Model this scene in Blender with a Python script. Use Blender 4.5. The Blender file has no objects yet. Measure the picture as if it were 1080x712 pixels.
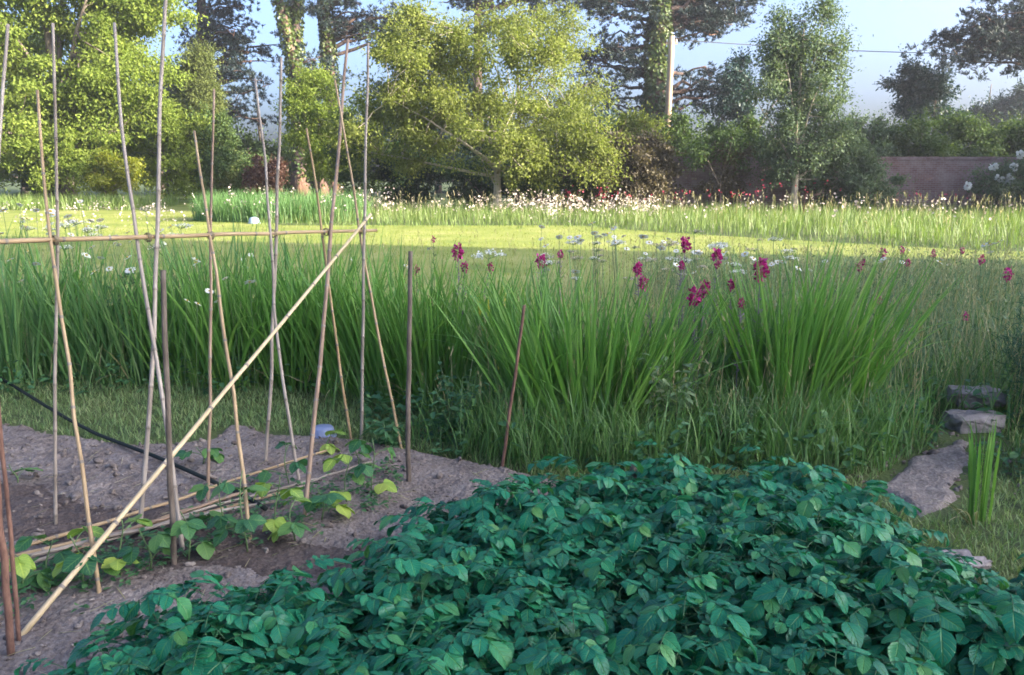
import bpy, math, random
import numpy as np
from mathutils import Vector

R = np.random.default_rng(11)
random.seed(5)
scene = bpy.context.scene
col = scene.collection
rad = math.radians
V3 = np.array

# ------------------------------------------------------------------ camera geometry
F, CX, CY, HZ, EYE = 900.0, 540.0, 356.0, 180.0, 1.6
PITCH = math.atan((CY - HZ) / F)
CP, SP = math.cos(PITCH), math.sin(PITCH)

def ray(px, py):
    a, b = (px - CX) / F, -(py - CY) / F
    return np.array([a, CP + b * SP, -SP + b * CP])

def at(px, py, Y):
    d = ray(px, py); k = Y / d[1]
    return np.array([d[0] * k, Y, EYE + d[2] * k])

def gnd(px, py, z=0.0):
    d = ray(px, py); k = (z - EYE) / d[2]
    return np.array([d[0] * k, d[1] * k, z])

# ------------------------------------------------------------------ object helpers
def tag(o, label=None, cat=None, group=None, kind=None):
    if label: o['label'] = label
    if cat: o['category'] = cat
    if group: o['group'] = group
    if kind: o['kind'] = kind
    return o

def empty(name, loc, label, cat, group=None, rz=0.0):
    o = bpy.data.objects.new(name, None)
    o.empty_display_size = 0.1
    col.objects.link(o)
    o.location = [float(v) for v in loc]
    o.rotation_euler = (0, 0, rz)
    return tag(o, label, cat, group)

def copy_tree(o, parent=None):
    c = o.copy(); col.objects.link(c)
    c.parent = parent
    for ch in list(o.children): copy_tree(ch, c)
    return c

class MB:
    """collects polygons; build() links them as one mesh object"""
    def __init__(s):
        s.v = []; s.f = []; s.n = 0; s.uv = []; s.m = []
        s.has_uv = False
    def add(s, verts, faces, uv=None, mat=0):
        verts = np.asarray(verts, dtype=np.float64).reshape(-1, 3)
        s.v.append(verts)
        if uv is None: s.uv.append(np.zeros((len(verts), 2)))
        else: s.uv.append(np.asarray(uv).reshape(-1, 2)); s.has_uv = True
        fl = faces if isinstance(faces, list) else [faces]
        for f in fl:
            f = np.asarray(f, dtype=np.int64)
            if len(f) == 0: continue
            s.f.append(f + s.n); s.m.append(np.full(len(f), mat))
        s.n += len(verts)
        return s
    def box(s, c, size, rz=0.0, taper=1.0, mat=0, jit=0.0):
        x, y, z = [d / 2 for d in size]
        p = np.array([[-x,-y,-z],[x,-y,-z],[x,y,-z],[-x,y,-z],
                      [-x*taper,-y*taper,z],[x*taper,-y*taper,z],[x*taper,y*taper,z],[-x*taper,y*taper,z]])
        if jit: p += R.normal(0, jit, p.shape)
        cs, sn = math.cos(rz), math.sin(rz)
        p = np.stack([p[:,0]*cs-p[:,1]*sn, p[:,0]*sn+p[:,1]*cs, p[:,2]], 1) + np.array(c)
        return s.add(p, np.array([[0,3,2,1],[4,5,6,7],[0,1,5,4],[1,2,6,5],[2,3,7,6],[3,0,4,7]]), mat=mat)
    def tube(s, pts, rr, k=8, cap=True, mat=0):
        pts = np.asarray(pts, float); n = len(pts)
        rr = np.broadcast_to(np.asarray(rr, float), (n,))
        t = np.gradient(pts, axis=0); t /= np.linalg.norm(t, axis=1)[:, None] + 1e-9
        ref = np.array([0, 0, 1.0]) if abs(t[:, 2]).mean() < .8 else np.array([1.0, 0, 0])
        a = np.cross(t, ref); a /= np.linalg.norm(a, axis=1)[:, None] + 1e-9
        b = np.cross(t, a)
        th = np.linspace(0, 2*np.pi, k, endpoint=False)
        ring = (a[:, None, :] * np.cos(th)[None, :, None] + b[:, None, :] * np.sin(th)[None, :, None]) * rr[:, None, None] + pts[:, None, :]
        i = np.arange(n-1)[:, None]*k; j = np.arange(k)[None, :]; j2 = (j+1) % k
        f = np.stack([i+j, i+k+j, i+k+j2, i+j2], -1).reshape(-1, 4)
        v = ring.reshape(-1, 3)
        fl = [f]
        if cap:
            v = np.vstack([v, pts[0], pts[-1]])
            jj = np.arange(k); jk = (jj+1) % k
            fl.append(np.stack([np.full(k, n*k), jj, jk], 1))
            fl.append(np.stack([np.full(k, n*k+1), (n-1)*k+jk, (n-1)*k+jj], 1))
        return s.add(v, fl, mat=mat)
    def build(s, name, mats, parent=None, smooth=True, loc=None):
        me = bpy.data.meshes.new(name)
        v = np.concatenate(s.v).astype(np.float32)
        me.vertices.add(len(v)); me.vertices.foreach_set('co', v.ravel())
        lt = np.concatenate([np.full(len(f), f.shape[1]) for f in s.f])
        lv = np.concatenate([f.ravel() for f in s.f]).astype(np.int32)
        ls = np.concatenate([[0], np.cumsum(lt)[:-1]]).astype(np.int32)
        me.loops.add(len(lv)); me.loops.foreach_set('vertex_index', lv)
        me.polygons.add(len(lt)); me.polygons.foreach_set('loop_start', ls)
        me.polygons.foreach_set('loop_total', lt.astype(np.int32))
        me.polygons.foreach_set('material_index', np.concatenate(s.m).astype(np.int32))
        me.polygons.foreach_set('use_smooth', np.full(len(lt), bool(smooth)))
        if s.has_uv:
            u = me.uv_layers.new(name='UVMap')
            uv = np.concatenate(s.uv).astype(np.float32)[lv]
            u.data.foreach_set('uv', uv.ravel())
        me.update(calc_edges=True)
        for m in (mats if isinstance(mats, (list, tuple)) else [mats]): me.materials.append(m)
        o = bpy.data.objects.new(name, me); col.objects.link(o)
        if parent is not None: o.parent = parent
        if loc is not None: o.location = [float(q) for q in loc]
        return o

def nrm(a):
    return a / (np.linalg.norm(a, axis=-1, keepdims=True) + 1e-9)

def leaves(mb, P, D, N, L, W, fold=.25, droop=.15, mat=0):
    """simple six-point folded leaves (trees, shrubs, weeds)"""
    n = len(P)
    D = nrm(D); S = nrm(np.cross(D, N)); N = np.cross(S, D)
    L = np.broadcast_to(L, (n,)); W = np.broadcast_to(W, (n,))
    A = np.array([0, .3, .72, 1, .72, .3]); B = np.array([0, .5, .38, 0, -.38, -.5])
    C = fold * np.abs(B)
    v = (P[:, None, :] + D[:, None, :] * (A[None, :, None] * L[:, None, None]) + S[:, None, :] * (B[None, :, None] * W[:, None, None])
         + N[:, None, :] * (C[None, :, None] * W[:, None, None] - droop * (A**2)[None, :, None] * L[:, None, None]))
    i = np.arange(n)[:, None] * 6
    f = np.concatenate([i + np.array([[0, 1, 2, 3]]), i + np.array([[0, 3, 4, 5]])])
    mb.add(v, f, mat=mat)

# a fuller leaflet with rounded outline, midrib fold, droop and UVs
_A = np.array([0, .14, .36, .62, .85, 1.0]); _W = np.array([.04, .68, 1.0, .90, .50, .02])
def leaflets(mb, P, D, N, L, W, fold=.2, droop=.35, mat=0, wave=.06):
    n = len(P)
    D = nrm(D); S = nrm(np.cross(D, N)); N = np.cross(S, D)
    L = np.broadcast_to(L, (n,)); W = np.broadcast_to(W, (n,)); droop = np.broadcast_to(droop, (n,)); fold = np.broadcast_to(fold, (n,))
    B = np.array([-1, -.5, 0, .5, 1.0])
    a = np.repeat(_A, 5); b = (np.array(_W)[:, None] * B[None, :] * .5).ravel(); bn = np.tile(B, 6)
    c = fold[:, None] * np.abs(b)[None, :] * W[:, None] * (1 - .55*np.abs(bn))[None, :] - droop[:, None] * (a**2)[None, :] * L[:, None] * .6
    c = c + R.normal(0, wave, (n, len(a))) * W[:, None] * (np.abs(bn) > .1)[None, :] * .6
    aa = a[None, :] * L[:, None] * (1 - .12 * droop[:, None])
    v = P[:, None, :] + D[:, None, :]*aa[..., None] + S[:, None, :]*(b[None, :]*W[:, None])[..., None] + N[:, None, :]*c[..., None]
    q = []
    for i in range(5):
        for j in range(4): q.append([i*5+j, i*5+j+1, i*5+j+6, i*5+j+5])
    f = (np.arange(n)[:, None, None]*30 + np.array(q)[None]).reshape(-1, 4)
    uv = np.tile(np.stack([.5 + .5*bn, a], 1), (n, 1))
    mb.add(v, f, uv=uv, mat=mat)

def blades(mb, P, phi, tilt, L, W, bend, seg=4, across=2, taper=.5, fold=.3, mat=0, twist=0.0):
    """sword / grass blades: base P, azimuth phi, initial tilt from vertical, total bend (radians)"""
    n = len(P)
    phi, tilt, L, W, bend = [np.broadcast_to(x, (n,)) for x in (phi, tilt, L, W, bend)]
    t = np.linspace(0, 1, seg+1)
    ang = tilt[:, None] + bend[:, None] * (t[None, :]**1.6)
    ds = L[:, None] / seg
    am = (ang[:, 1:] + ang[:, :-1]) / 2
    h = np.concatenate([np.zeros((n, 1)), np.cumsum(np.sin(am)*ds, 1)], 1)
    z = np.concatenate([np.zeros((n, 1)), np.cumsum(np.cos(am)*ds, 1)], 1)
    out = np.stack([np.cos(phi), np.sin(phi), 0*phi], 1)
    tw = phi + np.pi/2 + R.uniform(-1, 1, n) * 1.3 + 0*twist
    side = np.stack([np.cos(tw), np.sin(tw), 0*phi], 1)
    c = P[:, None, :] + out[:, None, :]*h[..., None] + np.array([0, 0, 1.0])*z[..., None]
    wp = np.where(t < taper, .75 + .25*t/taper, np.maximum(0.02, 1-((t-taper)/(1-taper))**1.5))
    w = W[:, None] * wp[None, :] * .5
    nor = np.cross(side, np.array([0, 0, 1.0]))
    if across == 2:
        v = np.stack([c - side[:, None, :]*w[..., None], c + side[:, None, :]*w[..., None]], 2)
    else:
        v = np.stack([c - side[:, None, :]*w[..., None], c + nor[:, None, :]*(w*fold)[..., None], c + side[:, None, :]*w[..., None]], 2)
    q = []
    for i in range(seg):
        for j in range(across-1): q.append([i*across+j, i*across+j+1, (i+1)*across+j+1, (i+1)*across+j])
    nv = (seg+1)*across
    f = (np.arange(n)[:, None, None]*nv + np.array(q)[None]).reshape(-1, 4)
    u = np.tile(np.stack([np.tile(np.linspace(0, 1, across), seg+1), np.repeat(t, across)], 1), (n, 1))
    mb.add(v, f, uv=u, mat=mat)
    return c[:, -1, :]

def sph_dirs(n):
    d = R.normal(size=(n, 3)); return nrm(d)

def blob(mb, c, r, sub=2, amp=.2, mat=0, scale=(1, 1, 1)):
    """uneven rounded lump"""
    nu, nv = 10, 6
    th = np.linspace(0, 2*np.pi, nu, endpoint=False); ph = np.linspace(0, np.pi, nv+1)
    v = []
    for p in ph:
        for t in th: v.append([math.sin(p)*math.cos(t), math.sin(p)*math.sin(t), math.cos(p)])
    v = np.array(v); k = R.normal(size=(3, 3))*1.7; o = R.uniform(0, 6, 3)
    d = 1 + amp*np.sin(v @ k + o).mean(1)*1.6
    v = v*d[:, None]*r*np.array(scale) + np.array(c)
    f = [[i*nu+j, (i+1)*nu+j, (i+1)*nu+(j+1) % nu, i*nu+(j+1) % nu] for i in range(nv) for j in range(nu)]
    mb.add(v, np.array(f), mat=mat)

def vnoise(x, y, seed=0):
    xi, yi = np.floor(x).astype(np.int64), np.floor(y).astype(np.int64)
    fx, fy = x - xi, y - yi
    fx, fy = fx*fx*(3-2*fx), fy*fy*(3-2*fy)
    def h(a, b):
        k = (a*374761393 + b*668265263 + seed*982451653) & 0xffffffff
        k = ((k ^ (k >> 13)) * 1274126177) & 0xffffffff
        return ((k ^ (k >> 16)) & 0xffff) / 65535.0
    return (h(xi, yi)*(1-fx)+h(xi+1, yi)*fx)*(1-fy) + (h(xi, yi+1)*(1-fx)+h(xi+1, yi+1)*fx)*fy

def fbm(x, y, o=4, seed=0):
    s = 0; a = .5
    for i in range(o):
        s = s + a*vnoise(x, y, seed+i); x = x*2.03+7; y = y*2.03+3; a *= .5
    return s

def inpoly(x, y, poly):
    c = np.zeros(x.shape, bool); n = len(poly)
    for i in range(n):
        x1, y1 = poly[i]; x2, y2 = poly[i-1]
        m = ((y1 > y) != (y2 > y)) & (x < (x2-x1)*(y-y1)/((y2-y1) or 1e-9) + x1)
        c ^= m
    return c

def polydist(x, y, poly):
    d = np.full(x.shape, 1e9); n = len(poly)
    for i in range(n):
        ax, ay = poly[i]; bx, by = poly[i-1]
        l = (bx-ax)**2+(by-ay)**2 or 1e-9
        t = np.clip(((x-ax)*(bx-ax)+(y-ay)*(by-ay))/l, 0, 1)
        d = np.minimum(d, np.hypot(x-ax-t*(bx-ax), y-ay-t*(by-ay)))
    return np.where(inpoly(x, y, poly), d, -d)

# ------------------------------------------------------------------ materials
def newmat(name):
    m = bpy.data.materials.new(name); m.use_nodes = True
    nt = m.node_tree; nt.nodes.clear()
    return m, nt, nt.nodes.new('ShaderNodeOutputMaterial')

def ramp(nt, stops):
    r = nt.nodes.new('ShaderNodeValToRGB'); e = r.color_ramp.elements
    while len(e) < len(stops): e.new(.5)
    for k, (p, c) in zip(e, stops): k.position = p; k.color = (*c, 1)
    return r

def leafmat(name, cols, rough=.5, trans=.35, spec=.4, nscale=.7, nmix=.35, tcol=(1.15, 1.25, .6), veins=False, bump=0.0, ribs=False):
    m, nt, out = newmat(name); L = nt.links.new; N = nt.nodes.new
    g = N('ShaderNodeNewGeometry')
    tc = N('ShaderNodeTexCoord')
    no = N('ShaderNodeTexNoise'); no.inputs['Scale'].default_value = nscale; no.inputs['Detail'].default_value = 2
    L(tc.outputs['Object'], no.inputs['Vector'])
    mx = N('ShaderNodeMix'); mx.inputs[0].default_value = nmix
    L(g.outputs['Random Per Island'], mx.inputs[2]); L(no.outputs['Fac'], mx.inputs[3])
    k = len(cols); r = ramp(nt, [(.08 + .84*i/(k-1), c) for i, c in enumerate(cols)])
    L(mx.outputs[0], r.inputs[0])
    colr = r.outputs[0]
    p = N('ShaderNodeBsdfPrincipled')
    p.inputs['Roughness'].default_value = rough
    p.inputs['Specular IOR Level'].default_value = spec
    if veins or ribs:
        uv = N('ShaderNodeUVMap'); sx = N('ShaderNodeSeparateXYZ'); L(uv.outputs[0], sx.inputs[0])
        ab = N('ShaderNodeMath'); ab.operation = 'SUBTRACT'; L(sx.outputs[0], ab.inputs[0]); ab.inputs[1].default_value = .5
        ab2 = N('ShaderNodeMath'); ab2.operation = 'ABSOLUTE'; L(ab.outputs[0], ab2.inputs[0])
        if veins:
            w = N('ShaderNodeMath'); w.operation = 'MULTIPLY_ADD'; L(ab2.outputs[0], w.inputs[0]); w.inputs[1].default_value = -.55; L(sx.outputs[1], w.inputs[2])
            s = N('ShaderNodeMath'); s.operation = 'MULTIPLY'; L(w.outputs[0], s.inputs[0]); s.inputs[1].default_value = 40
        else:
            s = N('ShaderNodeMath'); s.operation = 'MULTIPLY'; L(ab2.outputs[0], s.inputs[0]); s.inputs[1].default_value = 38
        sn = N('ShaderNodeMath'); sn.operation = 'SINE'; L(s.outputs[0], sn.inputs[0])
        mr = N('ShaderNodeMapRange'); L(ab2.outputs[0], mr.inputs[0]); mr.inputs[1].default_value = 0; mr.inputs[2].default_value = .05
        mr.inputs[3].default_value = .55; mr.inputs[4].default_value = 0
        mv = N('ShaderNodeMapRange'); L(sn.outputs[0], mv.inputs[0]); mv.inputs[1].default_value = .75; mv.inputs[2].default_value = 1; mv.inputs[3].default_value = 0; mv.inputs[4].default_value = .3
        ad = N('ShaderNodeMath'); ad.operation = 'MAXIMUM'; L(mr.outputs[0], ad.inputs[0]); L(mv.outputs[0], ad.inputs[1])
        mc = N('ShaderNodeMix'); mc.data_type = 'RGBA'; mc.blend_type = 'MIX'; L(ad.outputs[0], mc.inputs[0]); L(colr, mc.inputs[6])
        mc.inputs[7].default_value = (cols[-1][0]*1.6, cols[-1][1]*1.5, cols[-1][2]*1.4, 1)
        colr = mc.outputs[2]
        bp = N('ShaderNodeBump'); bp.inputs['Strength'].default_value = bump; bp.inputs['Distance'].default_value = .004
        L(ad.outputs[0], bp.inputs['Height']); bp.invert = True
        L(bp.outputs[0], p.inputs['Normal'])
    L(colr, p.inputs['Base Color'])
    t = N('ShaderNodeBsdfTranslucent')
    tm = N('ShaderNodeMix'); tm.data_type = 'RGBA'; tm.blend_type = 'MULTIPLY'; tm.inputs[0].default_value = 1
    L(colr, tm.inputs[6]); tm.inputs[7].default_value = (*tcol, 1); L(tm.outputs[2], t.inputs['Color'])
    ms = N('ShaderNodeMixShader'); ms.inputs[0].default_value = trans
    L(p.outputs[0], ms.inputs[1]); L(t.outputs[0], ms.inputs[2]); L(ms.outputs[0], out.inputs[0])
    return m

def mat(name, cols, rough=.8, spec=.3, scale=8, detail=6, bump=.3, bscale=None, dist=.01, stretch=(1, 1, 1), metal=0, grain=0):
    m, nt, out = newmat(name); L = nt.links.new; N = nt.nodes.new
    tc = N('ShaderNodeTexCoord'); mp = N('ShaderNodeMapping'); mp.inputs['Scale'].default_value = stretch
    L(tc.outputs['Object'], mp.inputs[0])
    no = N('ShaderNodeTexNoise'); no.inputs['Scale'].default_value = scale; no.inputs['Detail'].default_value = detail; no.inputs['Roughness'].default_value = .65
    L(mp.outputs[0], no.inputs['Vector'])
    fac = no.outputs['Fac']
    if grain:
        ng = N('ShaderNodeTexNoise'); ng.inputs['Scale'].default_value = grain; ng.inputs['Detail'].default_value = 5; ng.inputs['Roughness'].default_value = .7
        L(mp.outputs[0], ng.inputs['Vector'])
        mg = N('ShaderNodeMix'); mg.inputs[0].default_value = .55; L(fac, mg.inputs[2]); L(ng.outputs['Fac'], mg.inputs[3]); fac = mg.outputs[0]
    k = len(cols); r = ramp(nt, [(.32 + .36*i/max(1, k-1), c) for i, c in enumerate(cols)])
    L(fac, r.inputs[0])
    p = N('ShaderNodeBsdfPrincipled'); p.inputs['Roughness'].default_value = rough; p.inputs['Specular IOR Level'].default_value = spec
    p.inputs['Metallic'].default_value = metal
    L(r.outputs[0], p.inputs['Base Color'])
    n2 = N('ShaderNodeTexNoise'); n2.inputs['Scale'].default_value = bscale or scale*3; n2.inputs['Detail'].default_value = 6
    L(mp.outputs[0], n2.inputs['Vector'])
    bp = N('ShaderNodeBump'); bp.inputs['Strength'].default_value = bump; bp.inputs['Distance'].default_value = dist
    L(n2.outputs['Fac'], bp.inputs['Height']); L(bp.outputs[0], p.inputs['Normal'])
    L(p.outputs[0], out.inputs[0])
    return m

def canemat(name, cols, rough=.45):
    m = mat(name, cols, rough=rough, scale=5, bump=.25, bscale=40, dist=.002, stretch=(6, 6, .8))
    return m

M = {}
M['grass_base'] = mat('grass_base', [(.035, .05, .018), (.06, .085, .022), (.085, .10, .03)], scale=3, detail=8, bump=.6, bscale=40, dist=.03)
M['lawn'] = mat('lawn_turf', [(.12, .165, .03), (.185, .22, .042), (.23, .25, .06), (.29, .28, .10)], scale=.6, detail=10, bump=.5, bscale=30, dist=.03)
M['soil'] = mat('soil', [(.055, .042, .038), (.145, .117, .104), (.215, .182, .165), (.33, .29, .265)], scale=5, detail=10, bump=1, bscale=50, dist=.02, grain=55, rough=.95, spec=.1)
M['damp_soil'] = mat('damp_soil', [(.03, .021, .018), (.07, .052, .045), (.11, .085, .075), (.19, .155, .14)], scale=6, detail=10, bump=1, bscale=50, dist=.02, grain=55, rough=.9, spec=.2)
M['clod'] = mat('soil_clod', [(.07, .054, .048), (.16, .132, .116), (.27, .235, .21)], scale=14, detail=6, bump=.6, bscale=60, rough=.95, spec=.1)
M['gravel'] = mat('gravel', [(.08, .066, .06), (.20, .17, .155), (.34, .30, .275)], scale=14, grain=70, detail=8, bump=.8, bscale=60, dist=.02, rough=.95, spec=.1)
M['stone'] = mat('stone', [(.16, .14, .13), (.27, .24, .23), (.38, .34, .33)], scale=7, detail=10, bump=.6, bscale=35, dist=.02, rough=.95, spec=.1)
M['potato'] = leafmat('potato_leaf', [(.004, .085, .050), (.006, .125, .072), (.009, .155, .086), (.014, .18, .092), (.022, .195, .085), (.09, .22, .055)], rough=.38, trans=.25, spec=.32, nscale=4, nmix=.25, veins=True, bump=.9)
M['potato_stem'] = mat('potato_stem', [(.02, .07, .03), (.04, .10, .04)], rough=.6, bump=.1)
M['bean'] = leafmat('bean_leaf', [(.02, .10, .045), (.035, .13, .05), (.06, .17, .055), (.12, .24, .06)], rough=.5, trans=.35, nscale=5, nmix=.2, veins=True, bump=.4)
M['bean_yellow'] = leafmat('bean_leaf_pale', [(.10, .22, .05), (.22, .34, .06), (.34, .42, .08)], rough=.5, trans=.35, nscale=5, nmix=.2, veins=True, bump=.4)
M['sword'] = leafmat('sword_leaf', [(.065, .175, .035), (.095, .235, .048), (.13, .28, .058), (.19, .33, .07)], rough=.42, trans=.35, nscale=2, nmix=.3, ribs=True, bump=.5)
M['sword_dark'] = leafmat('sword_leaf_dark', [(.055, .15, .055), (.09, .21, .07), (.125, .25, .08), (.18, .29, .10)], rough=.45, trans=.35, nscale=2, nmix=.3, ribs=True, bump=.5)
M['grass'] = leafmat('grass_blade', [(.06, .14, .045), (.09, .195, .06), (.125, .24, .075), (.20, .29, .11)], rough=.5, trans=.35, nscale=1.2, nmix=.4)
M['short_grass'] = leafmat('short_grass', [(.09, .17, .065), (.14, .225, .085), (.20, .275, .11), (.30, .32, .17)], rough=.55, trans=.3, nscale=1.5, nmix=.4)
M['lawn_blade'] = leafmat('lawn_blade', [(.16, .205, .03), (.21, .25, .04), (.28, .29, .07)], rough=.55, trans=.35, nscale=.5, nmix=.5)
M['dry_grass'] = leafmat('dry_grass', [(.14, .17, .06), (.24, .23, .11), (.36, .31, .18), (.42, .36, .24)], rough=.6, trans=.3, nscale=.5, nmix=.3)
M['far_grass'] = leafmat('far_grass', [(.08, .15, .03), (.12, .19, .04), (.16, .215, .06), (.24, .26, .12)], rough=.55, trans=.35, nscale=.35, nmix=.5)
M['weed'] = leafmat('weed_leaf', [(.03, .095, .04), (.045, .13, .052), (.065, .16, .06), (.10, .20, .07)], rough=.5, trans=.3, nscale=3, nmix=.3)
M['grey_weed'] = leafmat('grey_green_leaf', [(.06, .12, .06), (.10, .17, .085), (.15, .215, .11), (.24, .27, .16)], rough=.6, trans=.3, nscale=3, nmix=.3)
M['fennel'] = leafmat('feathery_leaf', [(.015, .065, .04), (.022, .085, .05), (.035, .105, .055)], rough=.55, trans=.3, nscale=3, nmix=.3)
M['stem_green'] = mat('stem_green', [(.07, .13, .05), (.12, .18, .07)], rough=.6, bump=.1)
M['stem_purple'] = leafmat('seed_stem', [(.10, .09, .11), (.16, .13, .17), (.21, .18, .2)], rough=.7, trans=.1, nscale=5)
M['magenta'] = leafmat('magenta_petal', [(.10, .006, .035), (.28, .012, .11), (.48, .025, .21), (.62, .07, .33)], rough=.5, trans=.35, nscale=8, tcol=(1.1, .5, .9))
M['red'] = leafmat('red_petal', [(.30, .02, .05), (.42, .04, .08), (.5, .10, .14)], rough=.5, trans=.35, tcol=(1.1, .5, .7))
M['white'] = leafmat('white_petal', [(.62, .62, .58), (.72, .72, .68), (.8, .8, .76)], rough=.5, trans=.3, tcol=(1, 1, .95))
M['pinkwhite'] = leafmat('pale_pink_petal', [(.36, .29, .24), (.46, .38, .32), (.55, .47, .40), (.62, .57, .50)], rough=.5, trans=.3, tcol=(1, .95, .9))
M['yellow_eye'] = mat('daisy_eye', [(.45, .28, .03), (.6, .4, .05)], scale=60, bump=.5)
M['yellow'] = leafmat('yellow_leaf', [(.38, .38, .05), (.5, .45, .06), (.6, .5, .1)], rough=.5, trans=.4)
M['cane_pale'] = canemat('cane_weathered', [(.17, .14, .115), (.26, .22, .185), (.37, .325, .28)])
M['cane_tan'] = canemat('cane_tan', [(.21, .145, .08), (.32, .225, .125), (.40, .30, .18)])
M['cane_fresh'] = canemat('cane_fresh', [(.38, .29, .17), (.48, .38, .23), (.57, .47, .31)])
M['cane_brown'] = canemat('cane_brown', [(.12, .08, .055), (.22, .15, .10), (.30, .22, .16)])
M['cane_dark'] = canemat('cane_dark', [(.07, .06, .05), (.13, .11, .09), (.20, .17, .14)])
M['node'] = canemat('cane_node', [(.12, .10, .08), (.26, .22, .18)])
M['rust'] = mat('rust', [(.07, .04, .032), (.14, .075, .055), (.22, .125, .09)], scale=25, bump=.4, rough=.85, stretch=(1, 1, .4))
M['darkstake'] = mat('stake_bark', [(.06, .048, .04), (.11, .088, .07), (.17, .14, .115)], scale=20, bump=.5, rough=.85, stretch=(1, 1, .3))
M['hose'] = mat('hose_rubber', [(.012, .016, .014), (.022, .028, .024)], rough=.75, spec=.15, bump=.05)
M['tie'] = mat('garden_twine', [(.14, .11, .07), (.24, .2, .13)], scale=60, bump=.4)
M['blue'] = mat('blue_plastic', [(.15, .19, .31), (.20, .24, .37)], rough=.45, spec=.4, bump=.05)
M['paleblue'] = mat('pale_blue_plastic', [(.25, .33, .40), (.33, .41, .48)], rough=.5, bump=.05)
M['terracotta'] = mat('terracotta', [(.40, .16, .08), (.5, .22, .12)], rough=.85, bump=.1)
M['whitepaint'] = mat('white_paint', [(.72, .71, .68), (.8, .79, .76)], rough=.55, bump=.05)
M['bark'] = mat('bark', [(.07, .055, .045), (.13, .105, .085), (.22, .18, .15)], scale=6, bump=.8, bscale=18, dist=.05, stretch=(1, 1, .3), rough=.9)
M['palebark'] = mat('pale_bark', [(.24, .20, .15), (.36, .31, .24), (.46, .40, .32)], scale=6, bump=.6, bscale=18, dist=.04, stretch=(1, 1, .3), rough=.9)
M['pinebark'] = mat('pine_bark', [(.045, .036, .036), (.075, .055, .05), (.12, .075, .06), (.32, .17, .115)], scale=1.1, bump=.9, bscale=9, dist=.08, stretch=(1, 1, .35), rough=.9)
M['polewood'] = mat('pole_wood', [(.24, .17, .115), (.33, .24, .165), (.42, .32, .23)], scale=3, bump=.3, stretch=(1, 1, .1), rough=.85)
M['needle'] = leafmat('pine_needle', [(.014, .028, .030), (.022, .040, .040), (.032, .055, .05)], rough=.5, trans=.12, nscale=.3, nmix=.4)
M['lime_leaf'] = leafmat('lime_leaf', [(.09, .14, .026), (.15, .205, .038), (.205, .255, .05), (.27, .31, .065)], rough=.7, spec=.15, trans=.5, nscale=.35, nmix=.5)
M['apple_leaf'] = leafmat('olive_green_leaf', [(.09, .125, .03), (.15, .18, .046), (.205, .23, .062), (.27, .285, .085)], rough=.7, spec=.15, trans=.5, nscale=.4, nmix=.5)
M['birch_leaf'] = leafmat('grey_green_tree_leaf', [(.055, .085, .05), (.085, .125, .072), (.12, .165, .095), (.19, .22, .11)], rough=.7, spec=.15, trans=.35, nscale=.4, nmix=.5)
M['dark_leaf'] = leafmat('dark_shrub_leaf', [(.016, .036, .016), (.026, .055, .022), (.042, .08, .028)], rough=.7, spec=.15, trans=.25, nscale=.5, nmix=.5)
M['hedge_leaf'] = leafmat('hedge_leaf', [(.036, .066, .024), (.06, .10, .034), (.09, .135, .042), (.135, .175, .05)], rough=.7, spec=.15, trans=.3, nscale=.5, nmix=.5)
M['blue_leaf'] = leafmat('blue_green_leaf', [(.014, .036, .034), (.022, .055, .045), (.036, .075, .055)], rough=.45, trans=.25, nscale=.5, nmix=.5)
M['yellow_leaf'] = leafmat('golden_shrub_leaf', [(.17, .20, .02), (.24, .26, .025), (.32, .31, .03)], rough=.45, trans=.45, nscale=.6)
M['cypress'] = leafmat('cypress_leaf', [(.075, .10, .028), (.11, .135, .04), (.14, .16, .05)], rough=.7, spec=.15, trans=.25, nscale=.5, nmix=.5)
M['copper'] = leafmat('copper_leaf', [(.07, .04, .03), (.12, .065, .045), (.18, .10, .065)], rough=.5, trans=.3, nscale=.6, tcol=(1.2, .8, .6))
M['brown_leaf'] = leafmat('bronze_leaf', [(.06, .05, .03), (.09, .07, .04), (.12, .10, .045)], rough=.5, trans=.3, nscale=.6)
M['ivy'] = leafmat('ivy_leaf', [(.03, .06, .022), (.05, .085, .025), (.10, .13, .03), (.17, .17, .03)], rough=.4, trans=.25, nscale=.25, nmix=.6)
M['wire'] = mat('wire', [(.04, .04, .045), (.06, .06, .065)], rough=.6, bump=0)
M['slate'] = mat('roof_slate', [(.07, .07, .075), (.12, .115, .12)], scale=4, bump=.4)
M['glass'] = mat('window_glass', [(.03, .035, .04), (.05, .055, .06)], rough=.08, spec=.6, bump=0)

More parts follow.
